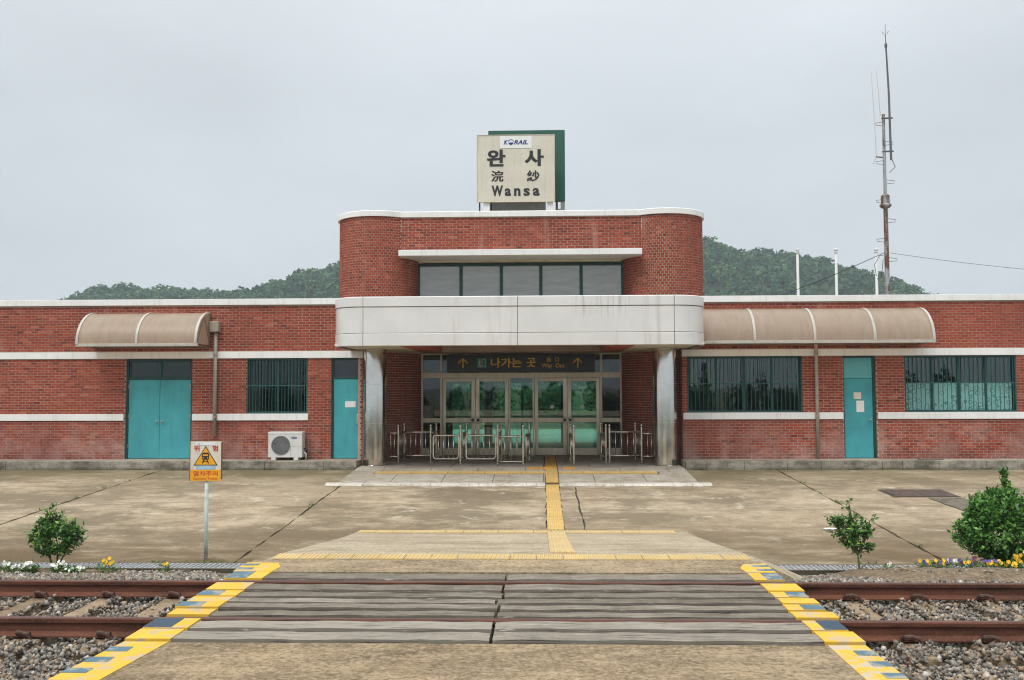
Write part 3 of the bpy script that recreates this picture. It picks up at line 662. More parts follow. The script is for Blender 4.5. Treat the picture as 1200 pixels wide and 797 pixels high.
def scatter(x0,x1,y0,y1,dens,smin,smax,lift=.0):
    n=int((x1-x0)*(y1-y0)*dens); x=RNG.uniform(x0,x1,n); y=RNG.uniform(y0,y1,n); s=RNG.uniform(smin,smax,n)
    ok=np.ones(n,bool)
    for ry in (7.86,9.36): ok&=np.abs(y-ry)>.095
    for sx in SLX: ok&=~((np.abs(x-sx)<.125+RNG.uniform(-.03,.0,n))&(y>7.35)&(y<9.85)&(RNG.uniform(0,1,n)>np.where(y<7.7,.6,np.where(x>0,.16,.02))))
    ok&=~((x>CX0-.09)&(x<CX1+.07)&(y>9.0)&(y<10.7)); ok&=~((x>CX0-.02-.1*np.clip(7.13-y,0,4))&(x<CX1+.02)&(y<9.3))
    ok&=~((x>-3.12-.0-(y-10.5)*.62)&(x<2.42+(y-10.5)*.62)&(y>10.55))
    ok&=~((x>3.95)&(y>10.42))
    x,y,s=x[ok],y[ok],s[ok]; ons=np.zeros(len(x))
    for q in SLX: ons=np.maximum(ons,(np.abs(x-q)<.16)&(y>7.35)&(y<9.85))
    z=bz(y)+lift+RNG.uniform(-.02,.035,len(x))+ons*.055; return np.stack([x,y,z],1),s
sc=[scatter(-6.8,-3.0,5.2,7.4,1350,.013,.030),scatter(-7.6,-3.0,7.4,10.4,1250,.013,.029,.01),scatter(-9.5,-2.6,10.4,13.2,1000,.014,.031),
    scatter(2.3,6.2,5.2,7.4,1350,.013,.030),scatter(2.3,7,7.4,10.4,1250,.013,.029,.018),scatter(2.2,4.3,10.4,13.2,1000,.014,.031)]
P=np.vstack([a for a,_ in sc]); S=np.concatenate([b for _,b in sc])
V,F,T=rocks(P,S); link_mesh('ballast',V,F,T,M['stone'],label='grey and tan crushed stone ballast around the rails',cat='gravel',kind='stuff')
# soil flower bed by the big bush, small soil strip by the left shrub
def mound(name,x0,x1,y0,y1,f):
    n,m=40,8; mb=MB()
    for i in range(n+1):
        for j in range(m+1):
            x=x0+(x1-x0)*i/n; y=y0+(y1-y0)*j/m; e=min(i,n-i,3)/3*min(j,m-j,2)/2; mb.v.append((x,y,f(y)+e*.05+e*random.uniform(-.02,.03)-(0 if e else .06)))
    for i in range(n):
        for j in range(m): a=i*(m+1)+j; mb.f.append((a,a+m+1,a+m+2,a+1)); mb.t.append(.5)
    nb=len(mb.v); mb.v += [(x0,y0,-1.1),(x1,y0,-1.1),(x1,y1,-1.1),(x0,y1,-1.1)]
    mb.f.append((nb,nb+3,nb+2,nb+1)); mb.t.append(.5)
    return mb.build(name,M['soil'],smooth=True,**STR)
mound('flower_bed',3.95,14,10.42,13.2,lambda y: float(bz(y))+.09)
mound('planting_strip',-14,-5.6,12.45,13.22,lambda y: float(bz(y))+.0)
V,F,T=rocks(np.stack([RNG.uniform(4,12,900),RNG.uniform(10.5,13.1,900),np.zeros(900)],1),RNG.uniform(.008,.02,900))
V[:,2]+=np.repeat(bz(V[::8,1]),8)+.14; link_mesh('pebbles',V,F,T,M['stone'],label='small pale pebbles and clods on the brown flower bed soil',cat='gravel',kind='stuff')

# drain channel with steel grating
for xa,xb,lab in ((-14,-3.9,'galvanised steel drain grating beside the apron, behind the white flowers'),(3.0,12,'galvanised steel drain grating beside the apron, behind the thin sapling')):
    d=thing('drain_channel',((xa+xb)/2,13.48,-.9),lab,'drain'); zt=-.640
    MB().box(xa,xb,13.255,13.30,-1.0,zt).box(xa,xb,13.68,13.715,-1.0,zt).box(xa,xb,13.30,13.68,-1.0,-.80).build('channel',M['joint'],d)
    proto=None; x=xa
    while x<xb-.3:
        if proto is None:
            mb=MB().box(x+.006,x+.99,13.302,13.318,-.68,zt).box(x+.006,x+.99,13.662,13.678,-.68,zt)
            for k in range(14): mb.box(x+.01+.073*k,x+.034+.073*k,13.318,13.662,-.68,zt-.002)
            for yy in (13.40,13.48,13.56): mb.box(x+.006,x+.99,yy-.011,yy+.011,-.66,zt-.004)
            proto=mb.build('grate_panel',M['grate'],d)
        else: copy_as(proto,'grate_panel',d,(x-xa,0,0))
        x+=1.0
# ------------------------------------------------------------------ station building
WY=24.5; BZ=.06; RT=4.35
st=thing('station_building',(-.56,27.5,-.1),'low red brick railway station with rounded central tower, canopy and two long wings','station')
LX0,LX1=-21.0,-4.75; RX0,RX1=3.72,19.0
HL=[(-11.19,-9.37,BZ,2.75),(-7.90,-6.25,1.27,2.75),(-5.61,-4.83,BZ,2.75)]
HR=[(3.86,6.87,1.27,2.75),(7.93,8.79,BZ,2.75),(9.52,12.42,1.27,2.75)]
picked=0
for x0,x1,holes in ((LX0,LX1,HL),(RX0,RX1,HR)):
    wl=panels(x0,x1,-.6,4.18,WY+.006,WY+.25,holes).build('wall',M['mortar'],st)
    path=Path([(x0,WY),(x1,WY)]); bl=lay(path,BZ,4.18,[(a-x0,b-x0,c,d) for a,b,c,d in holes])
    bl=[q for q in bl if not (2.76<q[1]<2.92)]
    if x0>0:
        cand=[q for q in bl if q[1]>2.95 and abs(q[2]-(.2-JT))<.004 and 10.45<x0+q[0]<13.4]; cand=sorted(cand,key=lambda q:-q[0])[:300]; cs=set(map(id,cand)); bl=[q for q in bl if id(q) not in cs]
        ms=[]
        for k in range(8):
            me=bpy.data.meshes.new('brick'); mb=B(-(.2-JT)/2,(.2-JT)/2,-.02,.02,-(CO-JT)/2,(CO-JT)/2); me.from_pydata(mb.v,[],mb.f)
            t=brick_t(); at=me.attributes.new('tint','FLOAT','FACE'); at.data.foreach_set('value',[t]*6); me.materials.append(M['brick']); ms.append(me)
        for s,z,wd,h in cand:
            o=bpy.data.objects.new('brick',random.choice(ms)); COL.objects.link(o); o.parent=wl; o.location=Vector((x0+s,WY+.02+random.uniform(-.0015,.0015),z))-origin(wl)
    brick_mesh(path,bl).build('brickwork',M['brick'],wl,kind='stuff')
    # white string courses and roof edge
    B(x0,x1,WY-.035,WY+.06,2.752,2.93).build('string_course',M['white'],wl,bevel=.006)
    B(x0,x1,WY-.06,WY+.30,4.185,RT).build('roof_edge',M['white'],wl,bevel=.008)
for a,b in ((LX0,-11.21),(-9.35,-6.22),(RX0+.02,7.91),(8.81,RX1)):
    B(a,b,WY-.04,WY+.22,1.09,1.268).build('string_course',M['white'],st,bevel=.006)
# roofs, gable ends and rear walls
for x0,x1 in ((LX0,-5.55),(4.42,RX1)):
    B(x0,x1,WY+.3,34,4.12,4.24).build('roof',M['skirt'],st)
B(LX0-.25,LX0,WY,34.2,-.6,4.3).build('wall',M['brick'],st); B(RX1,RX1+.25,WY,34.2,-.6,4.3).build('wall',M['brick'],st)
rear=panels(LX0,RX1,-.6,4.3,34.0,34.25,[(-3.4,2.2,-.09,2.12),(5.35,6.45,.9,2.6)]).build('wall',M['roomwall'],st)
def room(x0,x1,y0,y1,z0,z1,open_rear=False):
    mb=MB(); mb.box(x0,x1,y0,y1,z0-.05,z0); mb.box(x0,x1,y0,y1,z1,z1+.05); mb.box(x0-.05,x0,y0,y1,z0,z1); mb.box(x1,x1+.05,y0,y1,z0,z1)
    if not open_rear: mb.box(x0,x1,y1,y1+.05,z0,z1)
    return mb.build('interior_lining',M['roomwall'],st)
room(-12.5,-5.0,24.9,28.5,0,3.0); room(9.2,13.2,24.9,28.5,0,3.0); room(3.95,8.95,24.9,33.95,0,3.0,True)

def window(x0,x1,z0,z1,n,bars,ymid,film=False,blind=True,gl='win_glass'):
    """casement in a brick opening: frame with mullions, glass panes, security bars"""
    y=WY+.10; fw=.055; mb=MB()
    mb.box(x0,x0+fw,y,y+.07,z0,z1).box(x1-fw,x1,y,y+.07,z0,z1).box(x0+fw,x1-fw,y,y+.07,z1-fw,z1).box(x0+fw,x1-fw,y,y+.07,z0,z0+fw)
    xs=[x0+fw+(x1-x0-2*fw)*k/n for k in range(n+1)]
    for k,x in enumerate(xs[1:-1]): q=.045 if (n==4 and k==1) else .026; mb.box(x-q,x+q,y-.003,y+.068,z0+fw,z1-fw)
    w_=mb.build('window',M['dkgreen'],st,bevel=.004)
    for a,b in zip(xs[:-1],xs[1:]): B(a+.02,b-.02,y+.03,y+.036,z0+fw-.01,z1-fw+.01).build('pane',M[gl],w_)
    g=y-.075; mb=MB()
    mb.box(x0+.012,x0+.036,g-.008,g+.012,z0+.01,z1-.01).box(x1-.036,x1-.012,g-.008,g+.012,z0+.01,z1-.01).box(x0+.036,x1-.036,g-.008,g+.012,z0+.01,z0+.036).box(x0+.036,x1-.036,g-.008,g+.012,z1-.036,z1-.01).box(x0+.036,x1-.036,g-.010,g+.014,ymid-.013,ymid+.013)
    mb.build('grille_frame',M['grille'],w_)
    nb=bars
    for k in range(nb):
        x=x0+.036+(x1-x0-.072)*(k+.5)/nb+random.uniform(-.006,.006); MB().tube([(x,g,z0+.03),(x,g,z1-.03)],.0085,6).build('bar',M['grille'],w_)
    if blind:
        for k in range(int((x1-x0)/.11)):
            x=x0+.06+.11*k
            if film or True: B(x,x+.082,y+.20+.03*(k%2),y+.206+.03*(k%2),z0+.05 if not film else ymid,z1-.05).build('blind_slat',M['curtain'],w_)
    if film:
        for a,b in zip(xs[:-1],xs[1:]): B(a+.03,b-.03,y+.022,y+.026,z0+fw,ymid+.0).build('patterned_film',M['film'],w_)
    return w_
window(-7.90,-6.25,1.27,2.75,2,18,2.02)
window(3.86,6.87,1.27,2.75,4,26,2.03,blind=False,gl='mirror_glass')
window(9.52,12.42,1.27,2.75,4,25,2.03,film=True,gl='mirror_glass')
# lit rear opening of the right room
B(5.35,6.45,34.02,34.03,.9,2.6).build('pane',M['win_glass'],rear)
MB().box(5.88,5.94,33.99,34.07,.9,2.6).box(5.35,6.45,33.98,34.06,1.74,1.80).build('window_bar',M['dkgreen'],rear)

def knob(x,y,z,par): MB().lathe((x,y,z),[(.0,-.075),(.02,-.074),(.028,-.06),(.024,-.045),(.011,-.036),(.011,-.01),(.03,-.008),(.03,0)],14,axis='y').build('handle',M['steel'],par,smooth=True)
# double service door with two-light transom
f=MB(); y=WY+.07
f.box(-11.19,-11.13,y,y+.12,BZ,2.745).box(-9.43,-9.37,y,y+.12,BZ,2.745).box(-11.13,-9.43,y,y+.12,2.69,2.745).box(-11.13,-9.43,y,y+.12,2.19,2.245).box(-10.31,-10.25,y,y+.11,2.245,2.69)
dr=f.build('door',M['dkgreen'],st,bevel=.004)
for a,b,kx in ((-11.125,-10.284,-10.345),(-10.276,-9.435,-10.205)):
    lf=B(a,b,y+.02,y+.065,BZ+.012,2.185).build('door_leaf',M['teal'],dr,bevel=.004); knob(kx,y+.02,1.06,lf)
    for hz0 in (.35,1.15,1.95): MB().tube([((a if kx<-10.28 and a<-11 else b)+(.0),y+.012,hz0),((a if kx<-10.28 and a<-11 else b),y+.012,hz0+.11)],.014,8).build('hinge',M['stile'],lf)
for a,b in ((-11.12,-10.31),(-10.25,-9.44)):
    MB().box(a,a+.03,y+.03,y+.07,2.25,2.685).box(b-.03,b,y+.03,y+.07,2.25,2.685).box(a+.03,b-.03,y+.03,y+.07,2.25,2.275).box(a+.03,b-.03,y+.03,y+.07,2.66,2.685).build('transom_sash',M['dkgreen'],dr)
    B(a+.03,b-.03,y+.05,y+.055,2.275,2.66).build('pane',M['win_glass'],dr)
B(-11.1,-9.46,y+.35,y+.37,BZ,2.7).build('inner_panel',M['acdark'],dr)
# door beside the column with dark transom light
f=MB().box(-5.61,-5.56,y,y+.12,BZ,2.745).box(-4.86,-4.83,y,y+.12,BZ,2.745).box(-5.56,-4.86,y,y+.12,2.70,2.745).box(-5.56,-4.86,y,y+.12,2.20,2.245)
dr=f.build('door',M['dkgreen'],st,bevel=.004); lf=B(-5.555,-4.865,y+.02,y+.065,BZ+.012,2.195).build('door_leaf',M['teal'],dr,bevel=.004)
B(-4.93,-4.89,y-.03,y+.02,.98,1.24).build('handle',M['steel'],lf,bevel=.008); B(-5.25,-4.97,y+.012,y+.02,1.43,1.59).build('notice_plate',M['sticker'],lf)
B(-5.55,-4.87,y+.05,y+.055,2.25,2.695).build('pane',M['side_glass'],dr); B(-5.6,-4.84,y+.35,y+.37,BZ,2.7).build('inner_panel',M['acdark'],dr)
# single door between the windows, painted transom panel
f=MB().box(7.93,7.975,y,y+.12,BZ,2.745).box(8.72,8.79,y,y+.12,BZ,2.745).box(7.975,8.72,y,y+.12,2.705,2.745)
dr=f.build('door',M['dkgreen'],st,bevel=.004); lf=B(7.98,8.715,y+.02,y+.065,BZ+.012,2.155).build('door_leaf',M['teal'],dr,bevel=.004); knob(8.64,y+.02,1.07,lf)
B(7.98,8.715,y+.03,y+.07,2.165,2.70).build('transom_panel',M['teal_light'],dr,bevel=.004); B(8.22,8.42,y+.008,y+.02,1.61,1.79).build('notice_plate',M['plate'],lf,bevel=.004); B(8.29,8.49,y+.013,y+.02,1.27,1.57).build('notice_sheet',M['paper'],lf)

# ---- central tower
TL,TRt=(-4.5,25.5),(3.37,25.5); TR=1.1; CAPZ=6.55
pu_l=Path([(-5.6,28.5)]+arc(*TL,TR,TR,180,311.6,30)); pl_l=Path([(-5.6,28.5)]+arc(*TL,TR,TR,180,360,40))
pu_r=Path(arc(*TRt,TR,TR,233.1,360,30)+[(4.47,28.5)]); pl_r=Path(arc(*TRt,TR,TR,180,360,40)+[(4.47,28.5)])
tw=B(-5.45,4.32,26.6,34,2.98,6.5).build('tower_core',M['mortar'],st)
for pu,pl in ((pu_l,pl_l),(pu_r,pl_r)):
    c=sweep(pl,[(-.006,4.0),(-.006,5.46),(-.15,5.46),(-.15,4.0)]); sweep(pu,[(-.006,5.46),(-.006,CAPZ),(-.15,CAPZ),(-.15,5.46)],c)
    cw=c.build('curved_wall',M['mortar'],st)
    mb=brick_mesh(pl,lay(pl,4.04,5.45,pitch=.106)); mb=brick_mesh(pu,lay(pu,4.04+20*CO,CAPZ,pitch=.106),mb); mb.build('brickwork',M['brick'],cw,kind='stuff')
fp=Path([(-3.765,24.66),(2.708,24.66)])
fw=B(-3.75,2.69,24.666,24.95,5.50,CAPZ).build('parapet_panel',M['mortar'],st)
brick_mesh(fp,lay(fp,5.617,CAPZ)).build('brickwork',M['brick'],fw,kind='stuff')
B(-3.6,2.5,24.95,26.6,6.2,6.5).build('tower_roof',M['skirt'],st)
capp=Path([(-5.6,34)]+arc(*TL,TR,TR,180,311.6,30)+[(-3.75,24.66),(2.69,24.66)]+arc(*TRt,TR,TR,233.1,360,30)+[(4.47,34)])
sweep(capp,[(.05,CAPZ+.002),(.05,6.69),(.035,6.705),(-.25,6.705),(-.25,CAPZ+.002)]).build('parapet_cap',M['white'],st,smooth=True)
B(-3.785,2.685,24.28,25.48,5.452,5.612).build('window_ledge',M['white'],st,bevel=.012)
led=B(-3.3,2.2,25.20,25.37,5.405,5.450).build('ledge_trim',M['cream'],st)
uw=MB(); UX=[-3.40,-2.21,-1.09,.005,1.12,2.27]
for x in UX: uw.box(x-.045,x+.045,25.40,25.50,4.2,5.40)
uw.box(UX[0],UX[-1],25.405,25.495,5.32,5.404)
u=uw.build('window',M['dkgreen'],st)
for a,b in zip(UX[:-1],UX[1:]): B(a+.045,b-.045,25.44,25.448,4.2,5.32).build('pane',M['up_glass'],u)
B(-3.3,2.2,26.0,26.05,4.1,5.6).build('inner_panel',M['roomwall'],u)

# ---- canopy: curved metal fascia panels, soffit, columns
FX0,FX1,FYf,FYs=-5.08,3.98,22.0,22.8
segs=[[(FX0,24.46),(FX0,22.81)],arc(FX0+.8,FYs,.8,.8,180,270,14),[(FX0+.81,FYf),(-.56,FYf)],[(-.55,FYf),(FX1-.81,FYf)],arc(FX1-.8,FYs,.8,.8,270,360,14),[(FX1,22.81),(FX1,24.46)]]
full=Path([(FX0,24.44)]+arc(FX0+.8,FYs,.8,.8,180,270,14)+arc(FX1-.8,FYs,.8,.8,270,360,14)+[(FX1,24.44)])
can=sweep(full,[(-.02,2.965),(-.02,4.12),(-.16,4.12),(-.16,2.965)]).build('canopy',M['dark_gap'],st)
def trim(pts,g=.0012):
    p=[Vector(q) for q in pts]; d0=(p[1]-p[0]).normalized()*g; d1=(p[-2]-p[-1]).normalized()*g; p[0]+=d0; p[-1]+=d1; return [tuple(q) for q in p]
for sgm in segs:
    pt=Path(trim(sgm))
    sweep(pt,[(.0,2.95),(.024,2.962),(.024,3.244),(.015,3.252),(-.018,3.252),(-.018,2.95)]).build('fascia_panel',M['fascia'],can,smooth=True)
    sweep(pt,[(.012,3.266),(.012,3.884),(-.018,3.884),(-.018,3.266)]).build('fascia_panel',M['fascia'],can,smooth=True)
    sweep(pt,[(.018,3.898),(.03,3.908),(.03,4.125),(.012,4.14),(-.018,4.14),(-.018,3.898)]).build('fascia_panel',M['fascia'],can,smooth=True)
# soffit with a coffer outlined in red
CXa,CXb,CYa,CYb=-2.9,1.75,22.6,27.1
B(-5.05,CXa,22.4,27.78,2.972,3.03).build('soffit',M['cream'],can); B(CXb,3.95,22.4,27.78,2.972,3.03).build('soffit',M['cream'],can)
B(-4.4,3.3,22.05,22.4,2.972,3.03).build('soffit',M['cream'],can); B(CXa,CXb,27.1,27.78,2.972,3.03).build('soffit',M['cream'],can); B(CXa,CXb,22.4,22.6,2.972,3.03).build('soffit',M['cream'],can)
B(CXa,CXb,22.6,27.1,3.22,3.26).build('coffer',M['cream'],can)
B(FX0+.75,FX1-.75,22.15,24.6,4.04,4.10).build('canopy_roof',M['skirt'],can); B(-4.7,3.6,24.6,26.6,4.04,4.10).build('canopy_roof',M['skirt'],can)
for a,b in ((CXa-.55,CXa),(CXb,CXb+.55)): B(a,b,22.45,27.0,2.964,2.9715).build('red_border',M['red_soffit'],can)
MB().box(CXa,CXa+.03,22.6,27.1,2.972,3.22).box(CXb-.03,CXb,22.6,27.1,2.972,3.22).box(CXa+.03,CXb-.03,22.6,22.63,2.972,3.22).box(CXa+.03,CXb-.03,27.07,27.1,2.972,3.22).build('red_border',M['red_soffit'],can)
for yy in (23.9,26.3):
    for a in (-2.4,.1): B(a,a+1.25,yy,yy+.12,3.14,3.20).build('light_fitting',M['lamp_tube'],can)
for cx in (-4.39,3.235):
    c=MB().lathe((cx,24.28,FZ),[(.315,0),(.315,.012),(.302,.02),(.302,3.0),(.300,3.02),(.315,3.03),(.315,3.058)],48).build('column',M['stainless'],st,smooth=True)
    for zz in (1.02,2.03): MB().lathe((cx,24.28,zz),[(.3025,0),(.3032,.002),(.3025,.004)],48).build('seam',M['stile'],c,smooth=True)
# ---- recessed entrance: rounded brick walls and glazed doors
GY=27.8
for pts in ([(-4.75,24.52),(-4.75,26.1)]+arc(-4.75,27.8,1.13,1.7,270,360,20)[1:], arc(3.72,27.8,1.31,1.7,180,270,20)+[(3.72,24.52)]):
    pth=Path(pts); cw=sweep(pth,[(-.006,-.3),(-.006,2.97),(-.14,2.97),(-.14,-.3)]).build('curved_wall',M['mortar'],st)
    brick_mesh(pth,lay(pth,FZ+.01,2.965,pitch=.106)).build('brickwork',M['brick'],cw,kind='stuff')
B(-4.9,3.9,27.9,34,FZ-.1,FZ).build('hall_floor',M['hallfloor'],st); B(-4.9,3.9,27.9,34,2.9,2.97).build('hall_ceiling',M['roomwall'],st)
MB().box(-4.98,-4.9,27.6,34,FZ,2.97).box(3.9,3.98,27.6,34,FZ,2.97).build('hall_wall',M['roomwall'],st)
ef=MB()
def fr(a,b,z0,z1,d=.0): ef.box(a,b,GY-.05+d,GY+.05-d,z0,z1)
VX=[(-3.62,-3.56),(-3.045,-2.985),(-.975,-.925),(-.26,-.205),(1.765,1.83),(2.365,2.42)]
for a,b in VX: fr(a,b,FZ,2.968)
for (a,b) in [(VX[k][1],VX[k+1][0]) for k in range(5)]: fr(a,b,2.235,2.395,.006); fr(a,b,2.93,2.966,.004)
for (a,b) in ((VX[0][1],VX[1][0]),(VX[2][1],VX[3][0]),(VX[4][1],VX[5][0])): fr(a,b,.90,1.03,.01); fr(a,b,FZ,.13,.01)
en=ef.build('entrance_frame',M['alu'],st,bevel=.003)
for k,(a,b) in enumerate([(VX[i][1],VX[i+1][0]) for i in range(5)]):
    gm='side_glass' if k in (0,4) else 'door_glass'
    B(a,b,GY-.004,GY+.004,2.395,2.93).build('pane',M['side_glass'],en)
    if k in (0,2,4):
        B(a,b,GY-.004,GY+.004,1.03,2.235).build('pane',M[gm],en); B(a,b,GY-.004,GY+.004,.13,.90).build('pane',M[gm],en)
for a,b in ((-2.985,-.975),(-.205,1.765)):
    mid=(a+b)/2
    for p,q,hs in ((a+.012,mid-.006,1),(mid+.006,b-.012,-1)):
        d=MB(); yy=(GY-.035,GY+.03); s1,s2=(.10,.115) if hs>0 else (.115,.10)
        d.box(p,p+s1,*yy,FZ+.012,2.225).box(q-s2,q,*yy,FZ+.012,2.225)
        dl=d.build('door_leaf',M['stile'],en,bevel=.003)
        for ra,rb in ((2.13,2.222),(.90,1.03),(FZ+.012,.135)): B(p+s1,q-s2,GY-.03,GY+.025,ra,rb).build('door_rail',M['alu'],dl)
        B(p+s1,q-s2,GY-.004,GY+.004,1.03,2.13).build('pane',M['door_glass'],dl); B(p+s1,q-s2,GY-.004,GY+.004,.135,.90).build('pane',M['door_glass'],dl)
        hx=q-.055 if hs>0 else p+.055; hx=hx-.02*hs
        MB().tube([(hx+.085*math.cos(R(t)),GY-.085,.97+.085*math.sin(R(t))) for t in range(0,360,30)],.016,8,closed=True).build('handle',M['steel'],dl,smooth='all')
        MB().lathe((hx,GY-.07,.97),[(.0,-.01),(.045,-.008),(.045,.035)],12,axis='y').build('lock_plate',M['acdark'],dl)
        if a>-1:
            MB().lathe(((p+q)/2+.04*hs,GY-.010,1.34+.02),[(.0,-.002),(.06,-.001),(.062,.003)],16,axis='y').build('round_sticker',M['sticker'],dl)
B(2.36,2.42,GY-.09,GY-.05,1.22,1.42).build('call_box',M['sticker'],en)
# rear doors of the hall (daylight comes through them)
rf=MB()
for x,wd in ((-3.4,.12),(-2.1,.3),(-.75,.1),(.72,.3),(2.08,.12)): rf.box(x,x+wd,34.05,34.15,FZ,2.12)
rf.box(-3.4,2.2,34.06,34.14,.86,.92)
re_=rf.build('rear_entrance_frame',M['dkgreen'],st); B(-3.4,2.2,34.10,34.105,FZ,2.12).build('pane',M['door_glass'],re_)
# ------------------------------------------------------------------ lettering
def text(body,x0,x1,z0,z1,y,mat,parent,name='lettering',off=0.0,shear=0.0,depth=.004):
    cu=bpy.data.curves.new('t','FONT'); cu.body=body; cu.offset=off; cu.shear=shear; cu.resolution_u=4
    o=bpy.data.objects.new('t',cu); COL.objects.link(o); bpy.context.view_layer.update()
    me=bpy.data.meshes.new_from_object(o.evaluated_get(bpy.context.evaluated_depsgraph_get())); bpy.data.objects.remove(o)
    v=np.empty(len(me.vertices)*3); me.vertices.foreach_get('co',v); v=v.reshape(-1,3); F=[tuple(p.vertices) for p in me.polygons]
    a,b=v.min(0),v.max(0); V=np.zeros_like(v); V[:,0]=x0+(v[:,0]-a[0])/(b[0]-a[0])*(x1-x0); V[:,2]=z0+(v[:,1]-a[1])/(b[1]-a[1])*(z1-z0); V[:,1]=y
    # give the letters thickness: front faces plus walls along open edges
    cnt={}
    for f in F:
        for k in range(len(f)): e=(f[k],f[(k+1)%len(f)]); cnt[e]=1
    n=len(V); V2=V.copy(); V2[:,1]+=depth; VV=np.vstack([V,V2]); FF=list(F)
    for (p,q) in list(cnt):
        if (q,p) not in cnt: FF.append((q,p,p+n,q+n))
    return link_mesh(name,VV,FF,None,M[mat],parent)
def disc(cx,cz,r,y,mat,parent,name,a0=0,a1=360,n=28,rz=None,th=.004):
    pts=[(cx+r*math.cos(R(a0+(a1-a0)*k/n)),cz+(rz or r)*math.sin(R(a0+(a1-a0)*k/n))) for k in range(n+(a1-a0<360))]
    return MB().prism(pts,'y',y,y+th).build(name,M[mat],parent)

# ------------------------------------------------------------------ roof name board
sg=thing('station_sign',(-.6,26.3,6.5),'beige rooftop station name board reading Wansa with a green board behind it','sign')
SX0,SX1,SZ0,SZ1,SY=-1.80,.41,7.25,9.15,26.0
fp_=MB().box(SX0,SX1,SY,SY+.22,SZ0,SZ1).build('front_board',M['sign_beige'],sg,bevel=.01)
MB().box(SX0-.012,SX1+.012,SY-.012,SY+.03,SZ0-.03,SZ0).box(SX0-.012,SX0,SY-.012,SY+.03,SZ0,SZ1).box(SX1,SX1+.012,SY-.012,SY+.03,SZ0,SZ1).box(SX0-.012,SX1+.012,SY-.012,SY+.03,SZ1,SZ1+.012).build('board_edging',M['alu'],fp_)
gb=B(-1.52,.73,26.75,26.97,7.40,9.50).build('rear_board',M['green_board'],sg,bevel=.01)
sx=lambda px: SX0+(px-559)/(650-559)*(SX1-SX0); sz=lambda py: SZ1-(py-157.5)/(235.5-157.5)*(SZ1-SZ0)
def stext(b,a,c,d,e,mat,off,**k):
    text(b,sx(a),sx(c-.5),sz(e),sz(d),SY-.006,mat,fp_,off=off,**k); text(b,sx(a+.5),sx(c),sz(e),sz(d),SY-.0075,mat,fp_,off=off,**k)
stext('완',570.5,592.5,174.5,194.5,'ink',.03); stext('사',615,637.5,174.5,194.5,'ink',.03)
stext('浣',575.5,590,199.5,212.5,'ink',.014); stext('紗',617.5,632.5,199.5,212.5,'ink',.014)
for ch,a,b,d in (('W',576,589.5,217),('a',591.5,599,220.5),('n',602.5,610,220.5),('s',613.5,621,220.5),('a',624.5,632.5,220.5)): stext(ch,a,b,d,229.5,'ink',.025)
stk=B(sx(586),sx(623.5),SY-.010,SY-.002,sz(173),sz(158.5)).build('operator_sticker',M['sticker'],fp_)
def ktext(b,a,c): text(b,sx(a),sx(c),sz(168.7),sz(163.5),SY-.015,'navy',stk,off=.035,shear=.25)
ktext('K',590.5,595.5); ktext('RAIL',602.5,619)
disc(sx(599),sz(166.3),.072,SY-.015,'navy',stk,'globe_mark',180,360); MB().tube([(sx(599)+.078*math.cos(R(t)),SY-.012,sz(165.8)+.072*math.sin(R(t))) for t in range(15,166,15)],.009,5).build('globe_mark',M['navy'],stk)
for a,b in ((-1.62,-1.44),(.20,.36)): B(a,b,SY+.05,SY+.17,6.2,SZ0).build('post',M['white'],sg)
B(-1.40,.16,26.5,26.54,6.4,7.36).build('back_sheet',M['acgrey'],sg)
for a,b in ((-1.5,-1.4),(.45,.52),(.6,.72)): B(a,b,26.80,26.92,6.4,7.40).build('post',M['galv'],sg)
for z in (6.75,7.0): MB().tube([(-1.72,26.1,z-.3),(-1.45,26.8,z+.3)],.03,6).build('brace',M['navy'],sg)
MB().tube([(-1.74,26.2,6.3),(-1.74,26.2,7.3)],.025,6).build('brace',M['wire'],sg)
B(.47,.70,26.70,26.79,6.4,7.15).build('junction_box',M['acgrey'],sg)

# hanging way-out sign
hs=thing('way_out_sign',(-.6,27.45,2.38),'dark hanging sign with gold arrows and Way Out lettering above the glass doors','sign')
HX0,HX1,HZ0,HZ1,HY=-2.81,1.60,2.40,2.93,27.42
hb=B(HX0,HX1,HY,HY+.10,HZ0,HZ1).build('sign_box',M['sign_dark'],hs,bevel=.006)
for x in (-2.2,1.0): B(x-.02,x+.02,HY+.03,HY+.06,HZ1,2.97).build('bracket',M['steel'],hs)
hx=lambda px: HX0+(px-524)/(697-524)*(HX1-HX0); hz=lambda py: HZ1-(py-415.5)/(436-415.5)*(HZ1-HZ0)
for cx in (543,677):
    MB().tube([(hx(cx),HY-.006,hz(431)),(hx(cx),HY-.006,hz(420.8))],.026,6).tube([(hx(cx-5.3),HY-.006,hz(425.6)),(hx(cx),HY-.006,hz(420.2)),(hx(cx+5.3),HY-.006,hz(425.6))],.026,6).build('arrow',M['sign_gold'],hb)
gx=B(hx(559),hx(570.5),HY-.004,HY+.002,hz(431),hz(419.5)).build('exit_symbol',M['sign_green'],hb)
MB().box(hx(565.2),hx(565.9),HY-.008,HY-.004,hz(430),hz(420.5)).box(hx(565.9),hx(569.6),HY-.008,HY-.004,hz(421.2),hz(420.5)).box(hx(569),hx(569.6),HY-.008,HY-.004,hz(430),hz(421.2)).box(hx(565.9),hx(569),HY-.008,HY-.004,hz(430),hz(429.4)).build('door_mark',M['paleblue'],gx)
